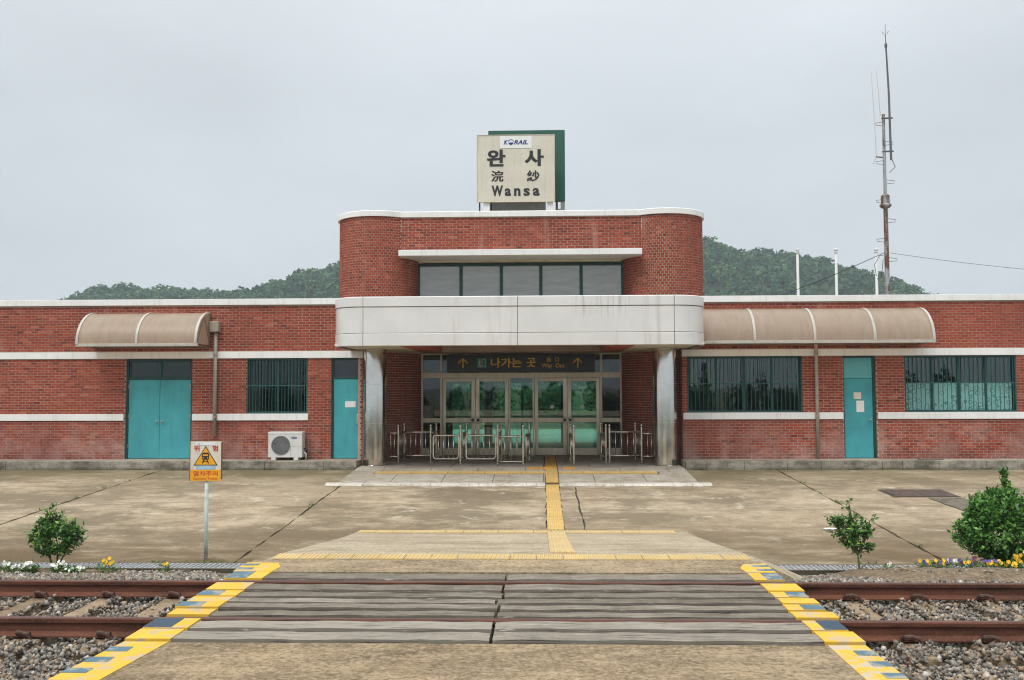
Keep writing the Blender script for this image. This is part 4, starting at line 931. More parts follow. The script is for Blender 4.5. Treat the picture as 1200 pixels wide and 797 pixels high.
MB().lathe((hx(562.6),HY-.008,hz(421.8)),[(.0,-.001),(.022,0),(.022,.003)],10,axis='y').tube([(hx(562.6),HY-.007,hz(423)),(hx(562.4),HY-.007,hz(426.5)),(hx(561),HY-.007,hz(430))],.013,5).tube([(hx(562.5),HY-.007,hz(426.5)),(hx(564.3),HY-.007,hz(430))],.012,5).tube([(hx(560.5),HY-.007,hz(425)),(hx(562.6),HY-.007,hz(423.4)),(hx(564.6),HY-.007,hz(425.2))],.010,5).build('figure_mark',M['sticker'],gx)
text('나가는',hx(575.5),hx(611.5),hz(430.5),hz(419.6),HY-.005,'sign_gold',hb,off=.022); text('곳',hx(617.5),hx(628),hz(430.5),hz(419.6),HY-.005,'sign_gold',hb,off=.022)
text('出',hx(641),hx(645.8),hz(424.2),hz(419),HY-.005,'sign_gold',hb,off=.006); text('口',hx(650.8),hx(655),hz(424),hz(419.6),HY-.005,'sign_gold',hb,off=.006)
text('Way  Out',hx(635),hx(661.5),hz(432.2),hz(426),HY-.005,'sign_gold',hb,off=.008)

# ------------------------------------------------------------------ barrel awnings
def awning(name,x0,x1,z0,ztop,dep,ribs,label,mid=True):
    t=thing(name,((x0+x1)/2,WY-dep/2,z0),label,'awning',)
    def prof(s=1.0,o=0): return [(WY-.02-(dep+o)*math.sin(R(a)), z0+.05+(ztop-z0-.05+o)*math.cos(R(a))) for a in range(0,91,6)]
    pr=prof(); inn=prof(o=-.006)
    MB().prism(pr+inn[::-1],'x',x0+.03,x1-.03).build('sheet',M['poly'],t,smooth=True)
    for x in ribs:
        o1=prof(o=.02); i1=prof(o=-.03); MB().prism(o1+i1[::-1],'x',x-.032,x+.032).build('rib',M['awning_frame'],t,smooth=True)
    B(x0,x1,WY-dep-.03,WY-dep+.02,z0-.02,z0+.055).build('gutter',M['awning_frame'],t,bevel=.006)
    B(x0,x1,WY-.05,WY,z0-.02,z0+.03).build('wall_rail',M['bronze'],t)
    for x in (x0+.04,x1-.04):
        MB().tube([(x,WY-.03,z0),(x,WY-dep*.45,z0+(ztop-z0)*.84)],.017,6).tube([(x,WY-dep,z0+.03),(x,WY-dep*.55,z0+(ztop-z0)*.80)],.017,6).tube([(x,WY-.02,z0),(x,WY-dep,z0)],.02,6).tube([(x,WY-.025,z0),(x,WY-.025,ztop)],.02,6).build('end_frame',M['bronze'],t)
        en_=prof(o=-.035)
        MB().prism(en_+[(WY-.03,z0+.05)],'x',x-.004,x+.004).build('end_sheet',M['poly'],t)
    return t
awning('awning',-12.06,-8.86,3.06,3.97,.98,(-12.03,-10.47,-8.92),'weathered brown translucent barrel awning above the teal double door')
awning('awning',4.02,9.94,3.06,3.99,.98,(5.42,6.93,8.43,9.90),'long weathered brown translucent barrel awning above the barred window and teal door')
for x0,lab,top,hop in ((-8.72,'beige downspout with square hopper beside the short awning',3.55,True),(7.22,'beige downspout dropping from the long awning between window and teal door',3.06,False)):
    d=thing('downspout',(x0,WY-.07,BZ),lab,'downspout')
    MB().tube([(x0,WY-.075,BZ+(.62 if x0<0 else .02)),(x0,WY-.075,top)],.048,12).build('pipe',M['pipe'],d,smooth='all')
    for z in (1.18,2.84): MB().tube([(x0,WY-.075,z-.025),(x0,WY-.075,z+.025)],.056,12).build('bracket',M['pipe'],d)
    if hop: B(x0-.13,x0+.11,WY-.20,WY-.012,3.46,3.74).build('hopper',M['pipe'],d,bevel=.01); B(x0-.30,x0-.13,WY-.16,WY-.05,3.55,3.64).build('inlet',M['pipe'],d)

# ------------------------------------------------------------------ air conditioner
ac=thing('air_conditioner',(-6.75,24.25,.06),'white outdoor air conditioner unit with round fan grille standing below the barred window','air conditioner')
X0,X1,Y0,Y1,Z0,Z1=-7.17,-6.27,24.08,24.40,.13,.79
bd=B(X0,X1,Y0,Y1,Z0,Z1).build('casing',M['ac'],ac,bevel=.015)
B(X0-.006,X1+.006,Y0-.006,Y1,Z1-.05,Z1+.008).build('lid',M['ac'],ac,bevel=.008)
cx,cz=X0+.335,Z0+.32
MB().lathe((cx,Y0-.001,cz),[(.245,-.004),(.250,.0),(.250,.003)],40,axis='y').build('fan_opening',M['acdark'],bd)
mb=MB()
for r in (.05,.085,.12,.155,.19,.225,.245): mb.tube([(cx+r*math.cos(R(t)),Y0-.012,cz+r*math.sin(R(t))) for t in range(0,360,12)],.0042,5,closed=True)
for a in range(0,180,30): mb.tube([(cx+.245*math.cos(R(a)),Y0-.013,cz+.245*math.sin(R(a))),(cx-.245*math.cos(R(a)),Y0-.013,cz-.245*math.sin(R(a)))],.004,5)
for k in range(-9,10): x=cx+k*.025; hgt=math.sqrt(max(0,.243**2-(k*.025)**2)); mb.tube([(x,Y0-.009,cz-hgt),(x,Y0-.009,cz+hgt)],.005,4)
mb.build('fan_grille',M['acgrey'],bd,kind='stuff')
disc(X1-.22,Z1-.14,.085,Y0-.006,'navy',bd,'oval_emblem',rz=.028); text('Carrier',X1-.285,X1-.155,Z1-.155,Z1-.128,Y0-.009,'sticker',bd,off=.01,shear=.3)
B(X1-.305,X1-.298,Y0-.003,Y0,Z0+.03,Z1-.36).build('panel_seam',M['acgrey'],bd); B(X1-.298,X1-.01,Y0-.003,Y0,Z1-.365,Z1-.36).build('panel_seam',M['acgrey'],bd)
for x in (X0+.09,X1-.22): B(x,x+.12,Y0-.02,Y1,.06,.13).build('foot',M['ac'],ac,bevel=.008)
MB().tube([(X1,24.28,.35),(X1+.07,24.27,.34),(X1+.09,24.28,.2),(X1+.05,24.33,.10),(X1-.02,24.40,.09)],.022,8).build('hose',M['acdark'],ac,smooth='all'); MB().tube([(X1,24.22,.27),(X1+.08,24.2,.22),(X1+.07,24.2,.08)],.017,8).build('hose',M['ac'],ac,smooth='all')
B(9.68,10.28,24.02,24.22,.06,.085).build('board',M['wood'],label='thin dark board lying on the raised walk below the patterned window',cat='board')

# ------------------------------------------------------------------ warning sign on its post
WXc,WYs,WZ=-5.11,13.98,-.66
wsn=thing('warning_sign',(WXc,WYs,WZ),'yellow and white train warning sign on a chipped mint green post','sign')
MB().tube([(WXc,WYs+.03,WZ-.1),(WXc,WYs+.03,1.1)],.030,12).build('post',M['mint_post'],wsn,smooth='all')
PX,PW,PZ0,PZ1=WXc-.245,.48,.54,1.15
pl=B(PX,PX+PW,WYs-.012,WYs,PZ0,PZ1).build('plate',M['plate'],wsn)
MB().box(PX-.006,PX+.002,WYs-.016,WYs+.002,PZ0-.004,PZ1+.004).box(PX+PW-.004,PX+PW+.012,WYs-.016,WYs+.002,PZ0+.03,PZ1-.02).box(PX,PX+PW,WYs-.015,WYs+.002,PZ1-.003,PZ1+.008).build('plate_rim',M['rustedge'],pl)
B(PX+.006,PX+PW-.01,WYs-.015,WYs-.012,PZ0+.004,PZ0+.175).build('amber_field',M['orange'],pl)
u=lambda px: PX+(px-110)/(273-110)*PW; v_=lambda py: PZ1-(py-77)/(300-77)*(PZ1-PZ0)
yt=WYs-.016
MB().prism([(u(128),v_(213)),(u(254),v_(213)),(u(191),v_(106))],'y',yt,yt+.004).build('triangle',M['black'],pl)
MB().prism([(u(135),v_(209)),(u(247),v_(209)),(u(191),v_(114))],'y',yt-.003,yt).build('triangle',M['orange'],pl)
tr=MB().prism([(u(174),v_(180)),(u(208),v_(180)),(u(210),v_(150)),(u(204),v_(142)),(u(178),v_(142)),(u(172),v_(150))],'y',yt-.006,yt-.003).build('train_mark',M['black'],pl)
MB().prism([(u(172),v_(201)),(u(178),v_(201)),(u(187),v_(180)),(u(181),v_(180))],'y',yt-.006,yt-.003).prism([(u(204),v_(201)),(u(210),v_(201)),(u(201),v_(180)),(u(195),v_(180))],'y',yt-.006,yt-.003).box(u(176),u(206),yt-.006,yt-.003,v_(193),v_(190)).build('track_mark',M['black'],pl)
MB().box(u(178),u(204),yt-.009,yt-.006,v_(161),v_(152)).lathe((u(180),yt-.008,v_(172)),[(.0,-.001),(.009,0),(.009,.002)],8,axis='y').lathe((u(202),yt-.008,v_(172)),[(.0,-.001),(.009,0),(.009,.002)],8,axis='y').build('train_window',M['orange'],pl)
text('위',u(128),u(158),v_(134),v_(102),yt,'red',pl,off=.02); text('험',u(226),u(255),v_(134),v_(102),yt,'red',pl,off=.02); text('열차주의',u(127),u(255),v_(272),v_(244),yt,'red',pl,off=.02); text('Caution-Trains',u(127),u(253),v_(292),v_(279),yt,'red',pl,off=.012)
B(u(138),u(240),yt,yt+.004,v_(102),v_(84)).build('sticker',M['sticker'],pl); disc(u(155),v_(92),.022,yt-.003,'paleblue',pl,'sticker_logo',rz=.012); B(u(141),u(243),yt-.001,yt+.004,v_(236),v_(214)).build('faded_sticker',M['paleblue'],pl)

# ------------------------------------------------------------------ steel queue barriers at the doors
GRP='stainless steel barriers before the doors'
def post(x,y,par,h=1.0):
    MB().lathe((x,y,FZ),[(.058,0),(.058,.008),(.033,.012),(.033,h-.06),(.038,h-.058),(.038,h-.045),(.02,h-.04),(.034,h-.022),(.038,h),(.030,h+.024),(.012,h+.036)],14).build('post',M['steel'],par,smooth=True)
def barrier(pa,pb,label,bars,posts=(1,1),z0=.16,z1=.80,gate=False):
    pa,pb=Vector((*pa,0)),Vector((*pb,0)); t=thing('queue_barrier',((pa.x+pb.x)/2,(pa.y+pb.y)/2,FZ),label,'barrier',GRP)
    if posts[0]: post(pa.x,pa.y,t)
    if posts[1]: post(pb.x,pb.y,t)
    d=(pb-pa); 
    if gate:
        a=pa+d*.05; b=pb-d*.06; r=.07; e=d.normalized(); Z=lambda p,z: (p.x,p.y,FZ+z)
        loop=[Z(a,z0+r),Z(a,z1-r),Z(a+e*r*.3,z1-r*.3),Z(a+e*r,z1),Z(b-e*r,z1),Z(b-e*r*.3,z1-r*.3),Z(b,z1-r),Z(b,z0+r),Z(b-e*r*.3,z0+r*.3),Z(b-e*r,z0),Z(a+e*r,z0),Z(a+e*r*.3,z0+r*.3)]
        MB().tube(loop,.025,8,closed=True).build('gate_frame',M['steel'],t,smooth='all'); lo,hi=a,b
    else:
        for z in (z0,z1): MB().tube([(pa.x,pa.y,FZ+z),(pb.x,pb.y,FZ+z)],.026,10).build('rail',M['steel'],t,smooth='all')
        lo,hi=pa,pb
    for k in range(bars):
        q=lo+(hi-lo)*((k+1)/(bars+1)); MB().tube([(q.x,q.y,FZ+z0),(q.x,q.y,FZ+z1)],.014,6).build('baluster',M['steel'],t,smooth='all')
    return t
barrier((-4.22,25.2),(-3.92,25.2),'short steel barrier between the column and the first post, on the air conditioner side',2,(0,1))
barrier((-3.92,25.28),(-3.92,26.3),'steel barrier running back to the rounded brick wall on the air conditioner side',4,(0,1))
barrier((-3.86,25.32),(-3.04,25.32),'fixed steel barrier with balusters before the dark side glass, air conditioner side',5,(0,1),.18,.82)
barrier((-3.0,25.40),(-3.0,26.3),'steel barrier running back to the doors beside the first rounded gate',3,(0,1))
barrier((-2.94,24.75),(-2.17,24.75),'rounded steel swing gate next to the fixed barrier, air conditioner side',4,(0,1),.13,.76,True)
barrier((-2.13,24.83),(-2.13,26.2),'steel barrier running back between the two rounded gates',4,(0,1))
barrier((-2.06,24.72),(-1.17,24.72),'rounded steel swing gate between two posts, before the first glass door pair',4,(0,1),.13,.76,True)
barrier((-1.14,24.80),(-1.14,26.2),'steel barrier running back behind the rounded gate post',4,(0,1))
barrier((-1.14,24.68),(-.49,24.68),'narrow fixed steel barrier with straight balusters before the middle glass pane',3,(0,1),.06,.73)
barrier((-.42,24.78),(-.34,26.1),'open steel gate swung back beside the tactile strip',5,(0,1),.12,.76,True)
barrier((.86,24.68),(.80,25.8),'steel post and open gate beside the tactile strip, towards the teal single door',4,(1,1),.12,.76,True)
barrier((1.76,25.3),(1.68,26.2),'open steel gate swung back beside the fixed barrier, long awning side',4,(1,1),.12,.76,True)
barrier((1.85,25.2),(2.66,25.2),'fixed steel barrier before the dark side glass, long awning side',4,(1,0),.18,.82)
barrier((2.66,26.3),(2.72,25.2),'steel barrier running back to the rounded brick wall, long awning side',4,(1,1))
barrier((2.76,25.2),(3.10,25.2),'short steel barrier ending at the column, long awning side',2,(0,0),.16,.78)

# ------------------------------------------------------------------ roof mast, flagpoles, cables
MX,MY=9.70,26.0
ms=thing('radio_mast',(MX,MY,4.24),'tall rust streaked radio mast standing on the flat roof of the wing','mast')
MB().tube([(MX,MY,4.24),(MX,MY,7.1)],[.070,.058],12).tube([(MX,MY,7.1),(MX,MY,9.62)],[.046,.040],12).build('pole',M['galv'],ms,smooth=True)
MB().lathe((MX,MY,6.95),[(.11,0),(.16,.05),(.16,.09),(.12,.12),(.12,.34),(.08,.38)],14).build('flange',M['galv'],ms,smooth=True); MB().lathe((MX,MY,4.24),[(.22,0),(.22,.12),(.17,.2),(.11,.36)],14).build('base',M['antenna'],ms,smooth=True)
for k in range(9):
    z=4.9+.55*k; s=1 if k%2 else -1; r=.10-.006*k
    MB().tube([(MX+s*r*.6,MY-.03,z+.09),(MX+s*(r+.19),MY-.03,z+.06),(MX+s*(r+.17),MY-.03,z),(MX+s*r*.6,MY-.03,z-.02)],.008,5).build('step_iron',M['antenna'],ms)
an=MB().tube([(MX+.17,MY-.05,8.3),(MX+.15,MY-.05,10.2),(MX+.10,MY-.05,11.6)],[.035,.03,.024],8).tube([(MX+.10,MY-.05,11.6),(MX+.095,MY-.05,11.85)],.012,6).build('antenna',M['antenna'],ms,smooth=True)
MB().lathe((MX+.10,MY-.05,11.52),[(.035,0),(.04,.03),(.04,.1),(.02,.14)],8).tube([(MX+.095,MY-.05,11.8),(MX+.095,MY-.05,12.2)],.007,5).tube([(MX-.01,MY-.05,11.98),(MX+.09,MY-.05,11.86),(MX+.19,MY-.05,12.0)],.007,5).build('lightning_tip',M['antenna'],an)
for z in (8.55,9.5): MB().tube([(MX-.06,MY-.02,z),(MX+.24,MY-.05,z)],.025,6).build('arm',M['antenna'],ms)
for dx,z0,z1 in ((-.20,8.45,10.85),(-.06,9.6,10.9)): MB().tube([(MX+dx,MY+.05,z0),(MX+dx-.04,MY+.05,(z0+z1)/2),(MX+dx-.09,MY+.05,z1)],[.014,.011,.006],5).build('whip_aerial',M['pole'],ms)
MB().tube([(MX-.22,MY+.05,8.42),(MX+.05,MY,8.38)],.02,6).tube([(MX-.2,MY+.05,8.42),(MX-.38,MY-.15,8.15)],.006,4).tube([(MX+.2,MY-.05,8.3),(MX+.28,MY-.05,8.1),(MX+.12,MY-.03,7.95)],.012,5).build('arm',M['antenna'],ms)
MB().tube([(MX-.09,MY,5.62),(MX-.2,MY,5.6),(MX-.34,MY,5.35),(MX-.3,MY,5.05),(MX-.16,MY,5.0),(MX-.10,MY,5.5)],.009,5).build('cable_loop',M['wire'],ms)
for x,lab in ((12.5,'slim white flagpole farthest from the mast, nearest the rounded tower'),(14.35,'slim white flagpole in the middle of the three behind the roof'),(16.28,'slim white flagpole nearest the radio mast')):
    f=thing('flagpole',(x,45,-.14),lab,'flagpole','flagpoles behind the station')
    MB().tube([(x,45,-.14),(x,45,8.4)],[.085,.06],10).build('pole',M['pole'],f,smooth='all'); MB().lathe((x,45,8.4),[(.07,0),(.09,.05),(.06,.1),(.1,.14),(.1,.2),(.04,.25)],10).build('finial',M['pole'],f,smooth=True)
def cable(a,b,sag,label,r=.012):
    a,b=Vector(a),Vector(b); MB().tube([a.lerp(b,k/14)-Vector((0,0,sag*4*(k/14)*(1-k/14))) for k in range(15)],r,5).build('cable',M['wire'],label=label,cat='cable')
cable((MX-.08,MY,5.68),(-2.5+8.2,MY+4,4.25),.12,'black cable slanting down from the mast to the roof',.010)
cable((MX+.08,MY,5.68),(17.5,MY+1.0,5.05),.10,'thin cable running from the mast away past the end of the wing',.006)
MB().tube([(5.7,30,4.2),(5.7,30,4.42)],.04,6).build('cable_anchor',M['antenna'],label='small dark anchor on the flat roof holding the slanting cable',cat='anchor')
MB().tube([(17.5,27.0,4.2),(17.5,27.0,5.1)],.03,6).build('cable_post',M['antenna'],label='thin dark roof post at the end of the wing holding the cable',cat='post')
# ------------------------------------------------------------------ vegetation
def unit(a): return a/np.maximum(np.linalg.norm(a,axis=1),1e-9)[:,None]
def leaf_geo(P,D,Nn,Ln,W,T):
    D=unit(D); Sd=unit(np.cross(D,Nn)); Nn=unit(np.cross(Sd,D)); L_=Ln[:,None]; W_=W[:,None]
    a=P; t=P+D*L_-Nn*L_*.12; l=P+D*L_*.45-Sd*W_*.5+Nn*L_*.10; r=P+D*L_*.45+Sd*W_*.5+Nn*L_*.10; m=P+D*L_*.5
    V=np.stack([a,r,t,l,m],1).reshape(-1,3); k=5*np.arange(len(P))[:,None]
    F=np.concatenate([k+np.array([[0,1,4]]),k+np.array([[1,2,4]]),k+np.array([[4,2,3]]),k+np.array([[0,4,3]])],1).reshape(-1,3)
    return V,F,np.repeat(T,4)
def shrub(name,base,label,cat,tips,stems,nleaf,ll,mat,leafspread=.07,young=.15,stem_r=.014,bark='stem'):
    """tips: twig end points; stems: main stem polylines"""
    t=thing(name,base,label,cat); b=np.array(base,float); mb=MB(); nodes=[]
    for s in stems:
        pts=[Vector(base)+Vector(p) for p in s]; n=len(pts); mb.tube(pts,[stem_r*(1-.65*k/(n-1)) for k in range(n)],7)
        for k in range(n-1):
            for q in (0,.5): nodes.append(pts[k].lerp(pts[k+1],q))
        nodes.append(pts[-1])
    nodes=np.array([tuple(q) for q in nodes]); PP=[];DD=[];NN=[];TT=[]
    for tp_ in tips:
        tp=b+np.array(tp_); c=nodes[nodes[:,2]<tp[2]-.02] if (nodes[:,2]<tp[2]-.02).any() else nodes
        nd=c[np.argmin(((c-tp)**2).sum(1)*RNG.uniform(.7,1.3,len(c)))]; d=tp-nd; ln=np.linalg.norm(d)
        midp=nd+d*.5+np.array([0,0,.06*ln]); mb.tube([nd,midp,tp],[.006,.0045,.0025],5)
        fr_=RNG.uniform(.35,1.03,nleaf); pos=nd+d*fr_[:,None]+np.array([0,0,.06])*(ln*4*fr_*(1-fr_)*.25)[:,None]
        dr=unit(RNG.normal(size=(nleaf,3)))*1.0+d/max(ln,1e-6)*.7+np.array([0,0,.15]); nn=RNG.normal(size=(nleaf,3))*.5+np.array([0,0,1.0])+unit((tp-b-np.array([0,0,.3]))[None])*.5
        PP.append(pos+RNG.normal(size=(nleaf,3))*leafspread*.25); DD.append(dr); NN.append(nn)
        ty=RNG.uniform(0,.7,nleaf); ty[fr_>.93]+=(RNG.uniform(0,1,(fr_>.93).sum())<young*3)*.4; TT.append(np.clip(ty,0,1))
    P_=np.vstack(PP); n=len(P_); V,F,T=leaf_geo(P_,np.vstack(DD),np.vstack(NN),RNG.uniform(.65,1.15,n)*ll,RNG.uniform(.45,.62,n)*ll,np.concatenate(TT))
    mb.build('trunk',M[bark],t,smooth=True); link_mesh('crown',V,F,T,M[mat],t,smooth=False); return t
def ball(n,c,r,lo=.35,flat=0.0):
    d=unit(RNG.normal(size=(n,3))); rr=RNG.uniform(lo**2,1,n)**.5; p=d*rr[:,None]*np.array(r)*RNG.uniform(.9,1.05,(n,1)); return p+np.array(c)
# rounded shrub by the white flowers
tips=np.vstack([ball(190,(0.02,0,.50),(.40,.34,.27),.5),ball(20,(-.08,0,.72),(.22,.2,.13)),[(-.13,0,.87),(-.2,.05,.82),(.14,0,.83),(-.05,.02,.9),(-.36,0,.52),(.38,0,.62)]])
tips=tips[tips[:,2]>.22]
shrub('shrub',(-6.86,12.92,-.63),'small rounded evergreen shrub with several thin stems among the white flowers','shrub',tips,
      [[(0,0,0),(-.05,0,.12),(-.12,.02,.3),(-.2,.03,.5)],[(.01,0,0),(.02,.02,.15),(.03,0,.4),(-.06,0,.68)],[(.02,0,0),(.07,-.02,.12),(.16,0,.3),(.24,.02,.5)],[(0,.02,0),(.0,.08,.2),(.05,.15,.45)],[(0,-.02,0),(-.02,-.08,.2),(0,-.14,.42)]],10,.074,'leaf',young=.2)
# thin sapling
tips=np.vstack([ball(70,(-.12,0,.53),(.27,.22,.25),.3),ball(12,(.10,0,.42),(.14,.12,.2),.3),ball(7,(-.3,0,.68),(.1,.1,.1)),[(-.12,0,.93),(-.16,.03,.86),(-.42,0,.7),(-.44,0,.55),(.2,0,.72),(.16,0,.33)]])
tips=tips[tips[:,2]>.24]
shrub('sapling',(4.30,12.78,-.56),'thin sapling with sparse glossy leaves standing alone beside the drain grating','sapling',tips,
      [[(0,0,0),(-.005,0,.12),(-.02,0,.24)],[(-.02,0,.24),(-.12,.01,.38),(-.25,.02,.55),(-.33,.02,.68)],[(-.02,0,.24),(-.05,0,.45),(-.08,0,.65),(-.12,0,.9)],[(-.02,0,.22),(.05,0,.36),(.12,0,.52),(.15,0,.68)],[(-.03,0,.3),(-.06,.1,.45),(-.1,.15,.6)]],10,.074,'leaf',stem_r=.020,young=.25)
# big bush with a tall leading shoot
tips=np.vstack([ball(460,(0,0,.48),(.66,.58,.37),.7),ball(260,(.0,0,.80),(.50,.45,.27),.65),ball(50,(.02,0,1.02),(.2,.2,.14),.4),[(-.62,0,.62),(-.56,.05,.3),(-.42,.05,.98),(-.25,-.1,1.02),(.25,-.05,1.05)]])
tips=tips[tips[:,2]>.10]
sh=[(.03+.02*math.sin(k*2.1),.02*math.cos(k),1.10+.034*k) for k in range(9)]
shrub('bush',(6.16,12.62,-.52),'big dense rounded bush with one tall leading shoot, behind the yellow flowers','bush',np.vstack([tips,sh]),
      [[(0,0,0),(0,0,.3),(.02,0,.7),(.03,0,1.1),(.03,0,1.38)]]+[[(0,0,.02),(.18*math.cos(a),.18*math.sin(a),.2),(.36*math.cos(a),.36*math.sin(a),.45),(.3*math.cos(a),.3*math.sin(a),.75)] for a in np.linspace(0,5.5,7)],11,.078,'leaf2',stem_r=.022,young=.12)
# pansies
def pansy(x,y,z,cols,nb,r,h,label,group=None):
    t=thing('pansy',(x,y,z),label,'flower',group); n=int(60+nb*7); a=RNG.uniform(0,2*math.pi,n); q=RNG.uniform(0,1,n)**.5*r
    P=np.stack([x+q*np.cos(a),y+q*np.sin(a),z+RNG.uniform(0,h*.75,n)],1); D=np.stack([np.cos(a),np.sin(a),RNG.uniform(.1,1.2,n)],1)
    V,F,T=leaf_geo(P,D,np.tile([0,0,1.],(n,1))+RNG.normal(size=(n,3))*.4,RNG.uniform(.03,.055,n),RNG.uniform(.015,.028,n),RNG.uniform(0,1,n)); link_mesh('foliage',V,F,T,M['leaf3'],t)
    for ci,c in enumerate(cols):
        mb=MB()
        for k in range(max(1,nb//len(cols))):
            aa=random.uniform(0,6.28); qq=r*random.uniform(0,1)**.5; c0=Vector((x+qq*math.cos(aa),y+qq*math.sin(aa)*.8-.01,z+h*random.uniform(.65,1.05)))
            nrm=Vector((random.uniform(-.5,.5),-1,random.uniform(.1,.9))).normalized(); ux=nrm.cross(Vector((0,0,1))).normalized(); uy=nrm.cross(ux); s=random.uniform(.019,.027); tt=random.random()
            for p in range(5):
                th=2*math.pi*p/5+.3; e=(ux*math.cos(th)+uy*math.sin(th)); sd=(ux*-math.sin(th)+uy*math.cos(th))
                mb.face([c0,c0+e*s*.7-sd*s*.55,c0+e*s*1.1+nrm*s*.2,c0+e*s*.7+sd*s*.55],tt)
        mb.build('blossoms',M[c],t)
gz=lambda y: float(bz(y))+.11
for k,(x,y,cols,nb,r,h) in enumerate([(4.98,12.2,['petal_yellow','petal_purple'],8,.11,.13),(5.12,12.1,['petal_purple','petal_yellow'],9,.11,.14),(5.28,12.15,['petal_purple','petal_white'],9,.11,.15),(5.42,12.0,['petal_purple','petal_yellow','petal_dark'],10,.11,.16),(5.56,12.1,['petal_dark','petal_yellow'],8,.11,.17),(5.70,12.0,['petal_yellow','petal_purple'],9,.11,.15),(5.84,12.05,['petal_yellow'],8,.11,.13),(5.97,11.95,['petal_yellow'],8,.1,.12)]):
    pansy(x,y,gz(y),cols,nb,r,h,'low mixed purple and yellow pansy plant in front of the big bush','mixed pansies in the flower bed')
for x,y,nb,h in ((6.22,12.0,20,.30),(6.36,11.95,20,.29),(6.50,12.05,18,.27),(6.12,12.1,12,.20),(6.62,12.0,18,.26)): pansy(x,y,gz(y),['petal_yellow'],nb,.11,h,'tall clump of bright yellow pansies under the big bush','yellow pansies under the bush')
for x,y,nb,h in ((-7.62,12.6,5,.12),(-7.42,12.66,6,.14),(-7.24,12.6,4,.11),(-7.08,12.62,14,.14),(-6.98,12.55,9,.14),(-6.66,12.6,6,.12),(-6.56,12.55,9,.16),(-6.42,12.52,3,.08),(-6.30,12.5,5,.09),(-7.8,12.6,6,.13)): pansy(x,y,gz(y)-.08,['petal_white'],nb,.075,h,'small white pansy plant at the foot of the rounded shrub','white pansies by the shrub')
for x,y,nb,h,lab in ((-5.98,12.6,13,.19,'clump of deep yellow pansies between the shrub and the warning sign post'),(-5.22,12.72,3,.14,'tiny plant with two or three yellow blossoms by the warning sign post')): pansy(x,y,gz(y)-.08,['petal_yellow'],nb,.10 if nb>5 else .06,h,lab)
pansy(4.68,12.75,gz(12.75)-.04,['petal_white'],2,.05,.13,'tiny green seedling on the drain between the sapling and the flower bed')
# weeds in the cracks and along the edges
PP=[]
for k in range(130):
    u0=random.random()
    if u0<.3: x,y,z=random.uniform(-14,12),23.76,apz(23.76)
    elif u0<.6: x=random.choice([random.uniform(-10,-4.8),random.uniform(4.2,10)]); y=13.78; z=apz(y)
    elif u0<.75: x,y=random.choice([-9.9,-4.62,5.98])+random.uniform(-.02,.02),random.uniform(14,23); z=apz(y)
    else: x,y=random.choice([random.uniform(4.2,9),random.uniform(-9,-5.8)]),random.uniform(12.4,13.1); z=float(bz(y))+.06
    m_=random.randint(6,16); PP.append(np.stack([x+RNG.normal(0,.05,m_),y+RNG.normal(0,.012,m_),np.full(m_,z)],1))
P_=np.vstack(PP); n_=len(P_); V,F,T=leaf_geo(P_,RNG.normal(size=(n_,3))*.6+np.array([0,0,1.0]),RNG.normal(size=(n_,3)),RNG.uniform(.03,.09,n_),RNG.uniform(.006,.014,n_),RNG.uniform(0,1,n_))
link_mesh('weeds',V,F,T,M['leaf3'],label='small green weeds growing along cracks, kerb and drain edges',cat='weeds',kind='stuff')
# litter
for x,y,s,lab in ((5.02,16.35,.15,'larger scrap of white paper on the apron near the sapling'),(5.16,15.95,.08,'tiny scrap of white paper on the apron near the sapling')):
    mb=MB(); n=7; ring=[(x+s*random.uniform(.6,1)*math.cos(2*math.pi*k/n),y+s*.5*random.uniform(.6,1)*math.sin(2*math.pi*k/n)) for k in range(n)]
    for k in range(n): a,b=ring[k],ring[(k+1)%n]; mb.face([(x,y,apz(y)+.035),(a[0],a[1],apz(a[1])+.012+.012*(k%2)),(b[0],b[1],apz(b[1])+.012+.012*((k+1)%n%2))])
    mb.build('paper_scrap',M['paper'],label=lab,cat='litter')

# ------------------------------------------------------------------ trees beyond the station, hill and forest
def crown_template(n,sz):
    d=unit(RNG.normal(size=(n,3))); lob=unit(RNG.normal(size=(7,3))); amp=1+.28*np.max(d@lob.T,axis=1)**6-.12
    P=d*(amp*RNG.uniform(.72,1.02,n))[:,None]; return P,d
def quads(P,d,s,T):
    n=len(P); nn=unit(d+RNG.normal(size=(n,3))*.7); u_=unit(np.cross(nn,RNG.normal(size=(n,3)))); v2=np.cross(nn,u_); s=s[:,None]
    V=np.stack([P-u_*s-v2*s*.6,P+u_*s*.2-v2*s,P+u_*s+v2*s*.5,P-u_*s*.3+v2*s],1).reshape(-1,3); F=np.arange(4*n).reshape(-1,4); return V,F,T
def leafy_tree(x,y,h,rad,label,group):
    t=thing('tree',(x,y,-.3),label,'tree',group); mb=MB().tube([(x,y,-.4),(x+.1,y,h*.3),(x,y,h*.6),(x+.1,y,h*.85)],[.16,.12,.08,.03],8)
    PP=[];DD=[]
    for k in range(13):
        a=random.uniform(0,6.28); q=rad*.6*random.uniform(.2,1); c=np.array([x+q*math.cos(a),y+q*math.sin(a),h*random.uniform(.12,.85)]); P,d=crown_template(170,.1); PP.append(c+P*rad*random.uniform(.35,.55)); DD.append(d)
        mb.tube([(x,y,h*.3),(x+(c[0]-x)*.5,y+(c[1]-y)*.5,(h*.3+c[2])/2+.1),tuple(c)],[.06,.04,.02],5)
    P=np.vstack(PP); d=np.vstack(DD); V,F,T=quads(P,d,RNG.uniform(.07,.15,len(P)),RNG.uniform(0,1,len(P)))
    mb.build('trunk',M['bark'],t); link_mesh('crown',V,F,T,M['tree'],t)
